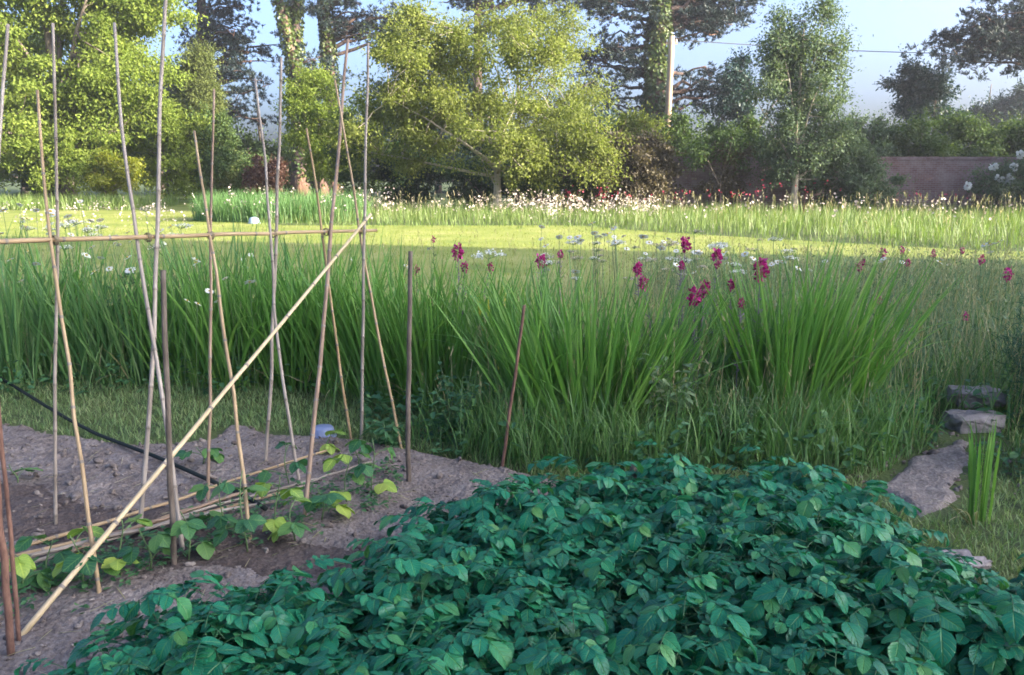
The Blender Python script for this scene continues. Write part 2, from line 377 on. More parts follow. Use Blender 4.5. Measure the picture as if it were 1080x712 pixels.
def brickmat(name, c1, c2, mortar, patch):
    m, nt, out = newmat(name); L = nt.links.new; N = nt.nodes.new
    tc = N('ShaderNodeTexCoord'); sx = N('ShaderNodeSeparateXYZ'); L(tc.outputs['Object'], sx.inputs[0])
    ad = N('ShaderNodeMath'); ad.operation = 'ADD'; L(sx.outputs[0], ad.inputs[0]); L(sx.outputs[1], ad.inputs[1])
    cb = N('ShaderNodeCombineXYZ'); L(ad.outputs[0], cb.inputs[0]); L(sx.outputs[2], cb.inputs[1])
    b = N('ShaderNodeTexBrick'); L(cb.outputs[0], b.inputs[0])
    b.inputs['Scale'].default_value = 1; b.inputs['Brick Width'].default_value = .225; b.inputs['Row Height'].default_value = .075
    b.inputs['Mortar Size'].default_value = .01; b.inputs['Color1'].default_value = (*c1, 1); b.inputs['Color2'].default_value = (*c2, 1); b.inputs['Mortar'].default_value = (*mortar, 1)
    b.inputs['Bias'].default_value = -.1
    no = N('ShaderNodeTexNoise'); no.inputs['Scale'].default_value = .9; no.inputs['Detail'].default_value = 8; no.inputs['Roughness'].default_value = .7; L(tc.outputs['Object'], no.inputs['Vector'])
    r = ramp(nt, [(.45, (0, 0, 0)), (.68, (1, 1, 1))]); L(no.outputs['Fac'], r.inputs[0])
    mm = N('ShaderNodeMath'); mm.operation = 'MULTIPLY'; L(r.outputs[0], mm.inputs[0]); mm.inputs[1].default_value = .75
    mx = N('ShaderNodeMix'); mx.data_type = 'RGBA'; L(mm.outputs[0], mx.inputs[0]); L(b.outputs[0], mx.inputs[6]); mx.inputs[7].default_value = (*patch, 1)
    p = N('ShaderNodeBsdfPrincipled'); p.inputs['Roughness'].default_value = .9; p.inputs['Specular IOR Level'].default_value = .15
    L(mx.outputs[2], p.inputs['Base Color'])
    bp = N('ShaderNodeBump'); bp.inputs['Strength'].default_value = .6; bp.inputs['Distance'].default_value = .015; bp.invert = True
    L(b.outputs['Fac'], bp.inputs['Height']); L(bp.outputs[0], p.inputs['Normal'])
    L(p.outputs[0], out.inputs[0])
    return m
M['brick'] = brickmat('old_brick', (.14, .075, .072), (.19, .11, .105), (.19, .16, .155), (.28, .235, .225))

# ------------------------------------------------------------------ ground
mb = MB()
mb.add([[-110, -50, 0], [110, -50, 0], [110, 125, 0], [-110, 125, 0]], np.array([[0, 1, 2, 3]]))
tag(mb.build('ground', M['grass_base'], smooth=False), kind='structure')

# lawn sheet between the border and the far planting, its far edge curved
mb = MB()
xs = np.linspace(-45, 30, 60)
def far_edge(x): return np.where(x > 2, 25.5 - 8.5*np.clip((x-2)/8, 0, 1)**.8, 25.5) + np.where(x < -7.5, 22*np.clip((-7.5-x)/5, 0, 1), 0)
near = 8.9 + .3*np.sin(xs*.8)
v = np.concatenate([np.stack([xs, near, 0*xs+.004], 1), np.stack([xs, far_edge(xs), 0*xs+.004], 1)])
i = np.arange(59)
mb.add(v, np.stack([i, i+1, i+61, i+60], 1))
tag(mb.build('lawn', M['lawn'], smooth=False), kind='structure')

# soil bed: fine grid, raised and cloddy, diving under the turf at its outline
bed = [(-6, 1.0), (-6, 5.2)] + [tuple(gnd(x, y)[:2]) for x, y in ((0, 447), (70, 462), (130, 474), (190, 470), (245, 452), (330, 462), (430, 478), (525, 495), (600, 512), (700, 522), (800, 530), (900, 545), (940, 570), (985, 610))] + [(1.95, 2.2), (2.0, 1.0)]
gx = np.arange(-5.0, 2.9, .012); gy = np.arange(1.25, 5.5, .012)
X, Y = np.meshgrid(gx, gy)
dd = polydist(X, Y, bed) + (fbm(X*6, Y*6, 3, 4)-.45)*.16
mk = np.clip((dd + .05)/.12, 0, 1); mk = mk*mk*(3-2*mk)
Z = -.07 + mk*(.115 + .06*(fbm(X*2.2, Y*2.2, 2, 1)-.45) + .022*(fbm(X*8, Y*8, 3, 2)-.45) + .05*np.abs(fbm(X*26, Y*26, 4, 3)-.45)*(.4+1.2*fbm(X*1.5, Y*1.5, 2, 14)))
furrow = np.exp(-((X*.55+Y*.83-3.05)/.16)**2)*.02   # shallow trench along the bean row
Z -= furrow*mk
ny, nx = X.shape
idx = np.arange(nx*ny).reshape(ny, nx)
mb = MB().add(np.stack([X, Y, Z], -1), np.stack([idx[:-1, :-1], idx[:-1, 1:], idx[1:, 1:], idx[1:, :-1]], -1).reshape(-1, 4))
xc, yc = (X[:-1, :-1]+.006).ravel(), (Y[:-1, :-1]+.006).ravel()
damp = np.exp(-((xc*.35+yc*.94-2.72)/.30)**2) + (fbm(xc*5, yc*5, 4, 23)-.45)*.9 > .62   # freshly watered, darker earth along the bean row
mb.m[0] = damp.astype(int)
tag(mb.build('soil_bed', [M['soil'], M['damp_soil']]), kind='structure')
def soil_z(x, y):
    i = int(np.clip((y-1.25)/.012, 0, ny-1)); j = int(np.clip((x+5)/.012, 0, nx-1))
    return max(0.0, float(Z[i, j]))

# loose clods and small stones on the soil
mb = MB()
for _ in range(2200):
    x, y = (R.uniform(-4.2, .6), R.uniform(2.0, 5.2)) if _ < 1950 else (R.uniform(1.6, 2.9), R.uniform(4.0, 5.1))
    if _ < 1950 and not inpoly(np.array([x]), np.array([y]), bed)[0]: continue
    r = abs(R.normal(0, .006))+.003
    blob(mb, (x, y, soil_z(x, y)+r*.3), r, amp=.9, scale=(1, R.uniform(.6, 1.2), .75))
tag(mb.build('soil_crumbs', M['clod']), kind='stuff')
mb = MB()
n = 420
P = np.stack([R.uniform(-4, .4, n), R.uniform(2.0, 5.0, n), np.zeros(n)], 1)
P = P[inpoly(P[:, 0], P[:, 1], bed)]
for p in P: p[2] = soil_z(p[0], p[1])+.006
blades(mb, P, R.uniform(0, 6.28, len(P)), 1.45, R.uniform(.03, .13, len(P)), R.uniform(.003, .007, len(P)), .12, seg=2)
tag(mb.build('straw_litter', M['dry_grass']), kind='stuff')

# path on the right
pth = [gnd(918, 512), gnd(960, 485), gnd(1005, 467), gnd(1018, 462), gnd(1024, 480), gnd(1018, 510), gnd(1005, 540), gnd(970, 550)]
poly = [tuple(p[:2]) for p in pth]
gx = np.arange(1.2, 3.4, .02); gy = np.arange(3.0, 5.6, .02)
X, Y = np.meshgrid(gx, gy)
dd = polydist(X, Y, poly) + (fbm(X*7, Y*7, 3, 8)-.45)*.12
mk = np.clip((dd+.04)/.08, 0, 1)
Zp = -.05 + mk*(.065 + .05*np.abs(fbm(X*20, Y*20, 4, 9)-.45) + .03*(fbm(X*5, Y*5, 2, 19)-.45))
ny2, nx2 = X.shape; idx = np.arange(nx2*ny2).reshape(ny2, nx2)
mb = MB().add(np.stack([X, Y, Zp], -1), np.stack([idx[:-1, :-1], idx[:-1, 1:], idx[1:, 1:], idx[1:, :-1]], -1).reshape(-1, 4))
tag(mb.build('garden_path', M['gravel']), kind='structure')

# stones
def stone(name, px, py, w, d, h, z, label, rz=.1, amp=.02):
    p = gnd(px, py)
    m = MB(); n = 7
    # rounded-off rough slab from a subdivided box
    u = np.linspace(-1, 1, n)
    for ax in range(3):
        for sg in (-1, 1):
            A, B = np.meshgrid(u, u)
            q = np.zeros((n, n, 3)); q[..., ax] = sg; q[..., (ax+1) % 3] = A; q[..., (ax+2) % 3] = B
            q = q.reshape(-1, 3)
            ln = (np.abs(q)**9).sum(1)**(1/9); q = q/ln[:, None]
            jx = np.sin(q @ np.array([[3.1, 5.3, 2.2], [4.7, 1.9, 6.1], [2.3, 7.1, 3.9]]) + p[0]*7)
            q = q*np.array([w/2, d/2, h/2]) + jx*amp*.6
            idx = np.arange(n*n).reshape(n, n)
            f = np.stack([idx[:-1, :-1], idx[:-1, 1:], idx[1:, 1:], idx[1:, :-1]], -1).reshape(-1, 4)
            m.add(q, f if sg > 0 else f[:, ::-1])
    o = m.build(name, M['stone'])
    o.location = (p[0], p[1], z+h/2); o.rotation_euler = (R.uniform(-.05, .05), R.uniform(-.05, .05), rz)
    return tag(o, label, 'stone')
stone('stone_block', 1026, 452, .30, .2, .13, -.03, 'rough pale stone block at the end of the gravel path, lower of two', .05, .025)
stone('stone_slab', 1026, 437, .32, .2, .10, .075, 'flat grey stone slab behind the stone block, upper of two', -.08, .02)
stone('field_stone', 1004, 612, .20, .14, .07, .03, 'smooth pale stone showing between potato leaves', .3, .015)
stone('field_stone', 1032, 604, .07, .06, .035, .02, 'tiny pale stone beside the smooth stone in the potatoes', .3, .01)

# ------------------------------------------------------------------ bamboo canes
def cane_mesh(L, r0, r1, sp=.22, bend=.01, nodes=True, k=8):
    """one tube with swollen node rings; faces of a ring take the second material"""
    zs = list(np.linspace(0, 1, 26)); zn = []
    z = sp*R.uniform(.3, 1)
    while z < L*.985 and nodes:
        zn.append(z/L); z += sp*R.uniform(.8, 1.2)
    h = .006/L
    zs = [q for q in zs if all(abs(q-n) > 2.5*h for n in zn)]
    ring = {}
    for q in zn:
        for dz, rs in ((-1, 1), (-.4, 1.2), (.4, 1.2), (1, 1)): ring[q+dz*h] = rs
    t = np.array(sorted(zs + list(ring)))
    a = R.uniform(0, 6.28); b2 = R.normal(0, bend)
    wob = np.stack([np.cos(a)*(np.sin(np.pi*t)*bend*1.5 + b2*np.sin(2*np.pi*t)), np.sin(a)*np.sin(np.pi*t)*bend, t*L], 1)
    kk = R.normal(0, bend*.35, (12, 2)); kx = np.linspace(0, 1, 12)
    for j in (0, 1): wob[:, j] += np.interp(t, kx, kk[:, j])*np.sin(np.pi*t)
    rr = (r0 + (r1-r0)*t)*np.array([ring.get(q, 1.0) for q in t])
    m = MB(); m.tube(wob, rr, k)
    seg = np.array([1 if (t[i] in ring and t[i+1] in ring and t[i+1]-t[i] < 1.5*h) else 0 for i in range(len(t)-1)])
    m.m[0] = np.repeat(seg, k)
    return m

def place_cane(name, A, B, r0, r1, mt, label, cat='cane', group=None, sp=.22, bend=.008, nodes=True, extra=.0):
    A = V3(A, float); B = V3(B, float); d = B-A; L = float(np.linalg.norm(d)); d /= L
    A = A - d*extra; L += extra
    m = cane_mesh(L, r0, r1, sp, bend, nodes)
    e = empty(name, A, label, cat, group)
    e.rotation_euler = Vector(d).to_track_quat('Z', 'Y').to_euler()
    m.build('shaft', [M[mt], M['node']], e)
    return e

# the ridge bar: two world points through the pixels where the canes cross
barA = at(-30, 256, 3.30); barB = at(397, 243, 5.05)
def bar_point(px):
    # point of the ridge bar that shows at image column px
    lo, hi = -.2, 1.1
    for _ in range(40):
        m = (lo+hi)/2; p = barA + (barB-barA)*m
        cx = CX + F*p[0]/(p[1]*CP + (EYE-p[2])*SP)
        if cx < px: lo = m
        else: hi = m
    return barA + (barB-barA)*lo

def proj_y(p):
    depth = p[1]*CP + (EYE-p[2])*SP
    return CY - F*((p[2]-EYE)*CP + p[1]*SP)/depth

def pole_cane(foot, barx, topy, r0, r1, mt, label, off=0.0, bend=.012):
    A = gnd(*foot); A[2] = soil_z(A[0], A[1]) - .02
    C = bar_point(barx) + np.array([off*.83, -off*.55, 0]); d = C-A
    k = 1.0
    while k < 2.6 and proj_y(A+d*k) > topy: k += .01
    B = A+d*k
    return place_cane('bamboo_cane', A, B, r0, r1, mt, label, 'cane', 'bamboo canes of the bean frame', bend=bend, extra=.12)

pole_cane((-30, 640), -6, 27, .0105, .0065, 'cane_pale', 'grey bamboo cane leaning into the left edge, leftmost upright of the bean frame', .0)
pole_cane((106, 637), 57, 98, .0085, .006, 'cane_tan', 'tan bamboo cane with a dark tip, crossing behind the thin mottled cane', .014)
pole_cane((60, 562), 59, 27, .0080, .0055, 'cane_pale', 'thin straight mottled cane standing in the soil near the left edge', -.012)
pole_cane((194, 592), 152, 25, .0100, .007, 'cane_pale', 'pale split bamboo cane running down beside the dark brown stake', -.014)
pole_cane((146, 562), 160, -60, .0110, .008, 'cane_pale', 'tallest grey bamboo cane, its top beyond the top of the photo', .014)
pole_cane((264, 584), 218, 140, .0095, .006, 'cane_tan', 'tan cane with short top slanting down right beneath the bright brace', .012)
pole_cane((219, 538), 225, 95, .0090, .0055, 'cane_brown', 'brown bamboo cane standing nearly upright left of the grey paired canes', -.012)
pole_cane((318, 515), 286, 85, .0090, .006, 'cane_pale', 'crooked grey cane with a bleached top leaning left of its partner', .012, .02)
pole_cane((280, 493), 291, 62, .0100, .007, 'cane_pale', 'pale grey upright cane in the middle of the frame beyond the brace', -.012)
pole_cane((371, 470), 341, 137, .0085, .0055, 'cane_tan', 'thin tan cane with a low top, crossing the dark leaning cane', -.016)
pole_cane((320, 558), 346, 43, .0115, .009, 'cane_brown', 'thick dark grey cane leaning right, rising out of the potato edge', .016)
pole_cane((425, 476), 384, 85, .0085, .006, 'cane_tan', 'golden tan cane slanting to the right end of the soil strip', -.014)
pole_cane((381, 464), 383, 48, .0100, .007, 'cane_pale', 'straight pale cane at the right end of the ridge bar', .014)

place_cane('ridge_bar', barA - (barB-barA)*.02, barB, .0105, .0085, 'cane_tan', 'long tan cane lying level across the crossed canes as ridge bar', 'cane', 'bamboo canes of the bean frame', bend=.006)
# twine at each crossing
for k, (px, nm) in enumerate(((58, 'thin mottled cane'), (156, 'tallest grey cane'), (222, 'brown upright cane'), (288, 'crooked grey cane'), (344, 'thick dark grey cane'), (383, 'right end of the ridge bar'))):
    p = bar_point(px); m = MB()
    ax = nrm(barB-barA)
    for j in range(4):
        th = np.linspace(0, 2*np.pi, 15)
        s1 = np.array([0, 0, 1.0]); s2 = np.cross(ax, s1)
        m.tube(p + ax*(.004*j-.006) + (s1*np.cos(th)[:, None]+s2*np.sin(th)[:, None]*1.1)*(.019+.002*R.random()), .0018, 5, cap=False)
    tag(m.build('twine_tie', M['tie']), 'twine wound round the ridge bar at the %s' % nm, 'twine', 'twine ties on the ridge bar')

# brace leaning on the bar end
A = gnd(24, 677); A[2] = soil_z(A[0], A[1])
place_cane('brace_cane', A, at(391, 226, 4.83), .0108, .0078, 'cane_fresh', 'bright new bamboo cane leaning diagonally as brace against the bar end', 'cane', sp=.3, bend=.004, extra=.03)
# stakes
def stake(foot, top, r, mt, label, name='wooden_stake', z=None, square=False, nodes=False):
    A = gnd(*foot); A[2] = soil_z(A[0], A[1])
    B = at(top[0], top[1], A[1] + R.uniform(-.03, .03))
    return place_cane(name, A, B, r, r*.82, mt, label, 'stake', bend=.006, nodes=nodes, extra=.15, sp=.3)
stake((184, 607), (172, 285), .0125, 'darkstake', 'dark brown square topped stake in front of the pale split cane')
stake((12, 700), (-6, 395), .0125, 'rust', 'thick rusty brown stake at the lower left corner', 'rusty_stake')
stake((21, 684), (-3, 420), .008, 'rust', 'thin rusty rod leaning behind the thick rusty stake', 'rusty_stake')
stake((432, 512), (433, 265), .0135, 'darkstake', 'grey brown rough stake standing alone right of the golden cane')
stake((529, 497), (553, 322), .0095, 'rust', 'slim rusty stake leaning right in front of the sword leaves', 'rusty_stake')
A = gnd(668, 565); B = at(668, 490, A[1])
place_cane('wooden_stake', A, B, .016, .015, 'darkstake', 'short dark stub of a stake poking out of the potato leaves', 'stake', nodes=False, extra=.1)

# bundle of spare canes lying on the ground
for k, (a, b, mt, r, lb) in enumerate((
        ((-10, 606), (300, 532), 'cane_tan', .010, 'tan spare cane lying on the soil, rearmost of the heap'),
        ((10, 596), (345, 488), 'cane_tan', .009, 'long spare cane whose far tip reaches out of the heap'),
        ((5, 612), (290, 545), 'cane_pale', .010, 'grey spare cane in the middle of the lying heap'),
        ((60, 603), (262, 540), 'cane_brown', .010, 'dark spare cane on top of the lying heap'),
        ((-10, 622), (335, 516), 'cane_pale', .008, 'pale thin spare cane along the front of the heap'),
        ((90, 592), (275, 528), 'cane_tan', .011, 'thick short spare cane lying in the heap'),
        ((300, 536), (392, 498), 'cane_pale', .006, 'thin pale stick lying on the soil by the thick dark cane'))):
    A = gnd(*a); B = gnd(*b)
    A[2] = soil_z(A[0], A[1]) + .018 + .012*(k % 3); B[2] = soil_z(B[0], B[1]) + .018 + .014*(k % 2)
    if k == 3: A[2] += .025; B[2] += .025
    place_cane('spare_cane', A, B, r, r*.75, mt, lb, 'cane', 'spare canes lying on the soil', bend=.01)

# black hose
pts = [gnd(x, y) for x, y in ((-70, 372), (0, 409), (50, 437), (100, 464), (150, 489), (200, 511), (255, 536), (285, 556))]
P = []
for i in range(len(pts)-1):
    for t in np.linspace(0, 1, 8, endpoint=False): P.append(pts[i]*(1-t)+pts[i+1]*t)
P = np.array(P)
zz = np.array([soil_z(p[0], p[1]) for p in P]); zz = np.maximum(np.convolve(np.pad(zz, 6, mode='edge'), np.ones(13)/13, 'valid'), zz*.6)
P[:, 2] = zz + .03 + np.clip((P[:, 1]-4.9)/1.2, 0, 1)*.05
mb = MB(); mb.tube(P, .011, 10)
tag(mb.build('garden_hose', M['hose']), 'black hose lying slanted over the grass edge and soil', 'hose')

# small things at the soil edge
e = empty('plastic_tub', gnd(341, 461), 'upturned blue plastic tub at the grassy edge behind the canes', 'tub', rz=.3)
mb = MB(); th = np.linspace(0, 1, 9)
mb.tube([(0, 0, 0), (0, 0, .02), (0, 0, .05), (0, 0, .075), (0, 0, .085), (0, 0, .088)], [.088, .086, .08, .074, .062, .001], 24, cap=False)
mb.build('tub_body', M['blue'], e)
mb = MB(); mb.tube([(0, 0, 0), (0, 0, .006), (0, 0, .014), (0, 0, .018)], [.086, .096, .096, .086], 24, cap=False); mb.build('rim', M['blue'], e)
e.scale = (.85, .85, .8)

# ------------------------------------------------------------------ potato plants
def potato_variant(seed, h=.42, spread=.30, nst=9):
    lf, st = MB(), MB()
    P, D, N, L, W, DR = [], [], [], [], [], []
    for s in range(nst):
        az = 6.283*s/nst + R.uniform(-.4, .4); tl = R.uniform(.1, .6) if s else .05
        hh = h*R.uniform(.75, 1.1)
        n = 7; t = np.linspace(0, 1, n)
        sx = np.sin(tl)*spread*1.5*t**1.1
        pts = np.stack([np.cos(az)*(sx+.03), np.sin(az)*(sx+.03), hh*t*(1-.12*t*tl)], 1)
        st.tube(pts[:-1], (.006-.004*t)[:-1], 5)
        nl = R.integers(11, 14)
        for l in range(nl):
            f = .22 + .78*(l+.5)/nl
            b = np.array([np.interp(f, t, pts[:, i]) for i in range(3)])
            la = az + l*2.4 + R.uniform(-.5, .5)
            ll = R.uniform(.13, .20)*(1.05-.35*max(0, f-.7)/.3)
            up = R.uniform(.2, .55) + .4*max(0, f-.8)/.2
            rn = 6; rt = np.linspace(0, 1, rn)
            out = np.array([np.cos(la), np.sin(la), 0])
            rc = b + out*(ll*rt*np.cos(up*.6))[:, None] + np.array([0, 0, 1])*(ll*(np.sin(up)*rt - .75*rt**2*.75))[:, None]
            st.tube(rc, .0018-.0009*rt, 4, cap=False)
            side = np.array([-np.sin(la), np.cos(la), 0])
            rd = nrm(np.gradient(rc, axis=0))
            sc = R.uniform(.85, 1.15)*(1 if f < .85 else .85)
            for q, (u, szz) in enumerate(((.32, .55), (.54, .8), (.78, .95))):
                c = np.array([np.interp(u, rt, rc[:, i]) for i in range(3)])
                dd = np.array([np.interp(u, rt, rd[:, i]) for i in range(3)])
                for sg in (-1, 1):
                    d = nrm(side*sg + dd*R.uniform(.35, .7) + np.array([0, 0, R.uniform(-.45, .1)]))
                    P.append(c); D.append(d); N.append(np.array([0, 0, 1]) + out*.2 + R.normal(0, .22, 3))
                    L.append(.074*szz*sc*R.uniform(.7, 1.25)); W.append(.049*szz*sc*R.uniform(.85, 1.15)); DR.append(R.uniform(.15, 1.0))
            d = nrm(rd[-1] + np.array([0, 0, R.uniform(-.4, .1)]))
            P.append(rc[-1]); D.append(d); N.append(np.array([0, 0, 1]) + out*.3 + R.normal(0, .2, 3))
            L.append(.092*sc*R.uniform(.8, 1.2)); W.append(.059*sc*R.uniform(.85, 1.15)); DR.append(R.uniform(.2, 1.1))
    leaflets(lf, V3(P), V3(D), V3(N), V3(L), V3(W), fold=.34, droop=V3(DR), wave=.09)
    return lf, st
variants = []
for k in range(6):
    lf, st = potato_variant(k, h=.40+.03*(k % 3))
    e = empty('potato_plant', (0, 0, 0), 'x', 'potato plant', 'potato plants of the dense bed')
    lf.build('foliage', M['potato'], e); st.build('stems', M['potato_stem'], e)
    variants.append(e)
can = [gnd(x, y, .36)[:2] for x, y in ((-60, 700), (60, 678), (125, 655), (155, 615), (300, 580), (380, 563), (425, 530), (530, 502), (640, 486), (700, 480), (770, 474), (850, 474), (945, 496), (1050, 543), (1180, 556))]
pot_poly = [(-1.5, 1.2)] + [tuple(c) for c in can] + [(2.9, 1.2)]
R4 = np.random.default_rng(21)
spots = []
for iy in range(12):
    for ix in range(20):
        x = -1.7 + ix*.27 + (iy % 2)*.13 + R4.uniform(-.05, .05); y = 1.42 + iy*.225 + R4.uniform(-.04, .04)
        if polydist(np.array([x]), np.array([y]), pot_poly)[0] > .03: spots.append((x, y))
holes = [gnd(1004, 612, .05)[:2], gnd(430, 600, .1)[:2], gnd(720, 640, .1)[:2]]
spots = [s for s in spots if not (math.hypot(s[0]-holes[0][0], s[1]-holes[0][1]) < .34)]
used = set()
ys = sorted(s[1] for s in spots); y1, y2 = np.percentile(ys, 33), np.percentile(ys, 72)
singles = {}
def nearest(px, py): 
    g = gnd(px, py, .35); return min(range(len(spots)), key=lambda i: math.hypot(spots[i][0]-g[0], spots[i][1]-g[1]))
for (px, py, lb) in ((175, 640, 'potato plant at the left corner of the bed, leaning over bare soil'),
                     (770, 475, 'tallest potato plant at the back, against the long meadow grass'),
                     (450, 520, 'potato plant next to the rough grey brown stake'),
                     (40, 700, 'low potato plant at the foot of the rusty stake'),
                     (1060, 590, 'potato plant at the right edge below the pale green stems'),
                     (950, 525, 'potato plant beside the gravel path'),
                     (960, 600, 'potato plant leaning over the smooth pale stone'),
                     (660, 510, 'potato plant around the short dark stub of stake')):
    singles.setdefault(nearest(px, py), lb)
for i, (x, y) in enumerate(spots):
    k = int(R.integers(0, 6))
    o = variants[k] if k not in used else copy_tree(variants[k])
    used.add(k)
    edge = polydist(np.array([x]), np.array([y]), pot_poly)[0]
    s = R4.uniform(.85, 1.1)*(.88 + .12*min(1, edge/.3))
    o.location = (x, y, soil_z(x, y)-.01); o.rotation_euler = (R.uniform(-.08, .08), R.uniform(-.08, .08), R.uniform(0, 6.28))
    o.scale = (s, s, s*R4.uniform(.68, .84))
    o['label'] = singles.get(i) or ('leafy potato plant in the nearest rows, along the bottom of the photo' if y < y1 else
                  'leafy potato plant in the middle rows of the potato bed' if y < y2 else 'leafy potato plant in the rearmost rows, toward the grass')

# ------------------------------------------------------------------ bean plants at the canes
def bean_plant(px, py, h, n, yellow, label, s=1.0):
    n = max(2, int(n*.65)); s *= .9; yellow *= .7
    p = gnd(px, py); p[2] = soil_z(p[0], p[1])
    e = empty('bean_plant', p, label, 'bean plant', 'young bean plants along the canes')
    st, lf, yl = MB(), MB(), MB()
    t = np.linspace(0, 1, 8); a = R.uniform(0, 6.28)
    pts = np.stack([.03*np.sin(3*t+a)*t, .03*np.cos(3*t+a)*t, h*t], 1); st.tube(pts, .004-.002*t, 5)
    Q = {0: [], 1: []}
    for i in range(n):
        f = .12 + .86*(i+.4)/n; b = np.array([np.interp(f, t, pts[:, j]) for j in range(3)])
        az = a + i*2.4; out = np.array([math.cos(az), math.sin(az), 0]); side = np.array([-out[1], out[0], 0])
        ll = R.uniform(.05, .11)*s; rt = np.linspace(0, 1, 4)
        rc = b + out*(ll*rt)[:, None] + np.array([0, 0, 1])*(.6*ll*rt-.3*ll*rt**2)[:, None]; st.tube(rc, .002, 4, cap=False)
        yb = 1 if R.random() < yellow else 0
        for d in (out, nrm(side+out*.3), nrm(-side+out*.3)):
            Q[yb].append((rc[-1], d + np.array([0, 0, R.uniform(-.7, -.05)]), np.array([0, 0, 1.]) + R.normal(0, .25, 3), R.uniform(.07, .105)*s, R.uniform(.06, .085)*s))
    for yb, m, nm, mt in ((0, lf, 'leaves', 'bean'), (1, yl, 'pale_leaves', 'bean_yellow')):
        if Q[yb]:
            z = Q[yb]; leaflets(m, V3([q[0] for q in z]), V3([q[1] for q in z]), V3([q[2] for q in z]), V3([q[3] for q in z]), V3([q[4] for q in z]), fold=.15, droop=R.uniform(.1, .6, len(z)))
            o = m.build(nm, M[mt], e)
            if yb: o['label'] = 'yellow green bean leaves'
    st.build('stem', M['stem_green'], e)
for a in ((24, 632, .20, 6, .35, 'young bean plant beside the rusty stakes with a yellowing leaf'),
          (52, 618, .16, 6, .1, 'low dark bean plant in front of the heap of canes'),
          (88, 628, .22, 7, .1, 'bushy bean plant left of the foot of the tan dark tipped cane'),
          (128, 618, .24, 4, .9, 'bean plant with big yellow green leaves under the brace'),
          (160, 612, .18, 5, .45, 'bean plant left of the dark brown stake foot'),
          (200, 602, .22, 6, .6, 'bean plant with one large lime leaf right of the dark brown stake'),
          (240, 578, .26, 7, .1, 'bean plant climbing at the foot of the slanting tan cane'),
          (262, 596, .34, 7, .05, 'tall thin bean seedling with twining bare stem by the slanting tan cane'),
          (292, 574, .26, 6, .7, 'bean plant with lime leaves left of the thick dark cane'),
          (312, 584, .16, 5, .9, 'small lime yellow bean plant at the foot of the thick dark cane'),
          (340, 560, .16, 5, .5, 'low bean plant right of the thick dark cane'),
          (366, 540, .22, 5, .75, 'bean plant with broad lime leaf before the lying pale stick'),
          (392, 532, .30, 8, .2, 'bushy bean plant between the golden cane and the potatoes'),
          (20, 520, .10, 4, .0, 'tiny dark seedling on the bare soil at the left edge'),
          (215, 500, .10, 5, .0, 'tiny dark seedling behind the brown cane'),
          (378, 502, .16, 6, .2, 'dark leafed bean plant at the foot of the straight pale cane'),
          (345, 482, .10, 4, .9, 'pale leaved seedling in front of the blue tub'),
          (305, 520, .2, 5, .1, 'slender bean plant behind the thick dark cane')):
    bean_plant(*a)

# ------------------------------------------------------------------ sword-leaved clumps
def sword_clump(px, py, H, n, spread, rad_, mt, label, lean=0.0, w=.023, maxtilt=.55):
    p = gnd(px, py)
    e = empty('sword_leaf_clump', p, label, 'clump', 'clumps of sword leaves in the border')
    m = MB()
    rr = rad_*np.sqrt(R.random(n)); th = R.uniform(0, 6.283, n)
    P = np.stack([rr*np.cos(th)*spread, rr*np.sin(th)*.75, 0*rr-.02], 1)
    phi = np.where(R.random(n) < .75, np.arctan2(P[:, 1]*.7 + R.normal(0, .05, n), P[:, 0]+lean*.2+R.normal(0, .04, n)), R.uniform(0, 6.28, n))
    tilt = (rr/rad_)*maxtilt*R.uniform(.3, 1.0, n) + np.abs(R.normal(0, .06, n))
    L = H*(1.10 if px < 600 else 1.03)*R.uniform(.62, 1.06, n)
    bend = np.abs(R.normal(.18, .16, n)) + (R.random(n) < .11)*R.uniform(.5, 1.4, n)
    blades(m, P, phi, tilt, L, R.uniform(.6, 1.1, n)*w, bend, seg=9, across=3, taper=.45, fold=.5)
    m.build('leaf_fan', M[mt], e)
    # old dry leaves at the base
    k = max(6, n//12); m = MB(); th = R.uniform(0, 6.28, k)
    blades(m, np.stack([.7*rad_*np.cos(th)*spread, .6*rad_*np.sin(th), 0*th], 1), th, R.uniform(.5, 1.0, k), R.uniform(.25, .6, k)*H, .010, R.uniform(.4, 1.2, k), seg=6, across=2)
    m.build('dry_leaves', M['dry_grass'], e)
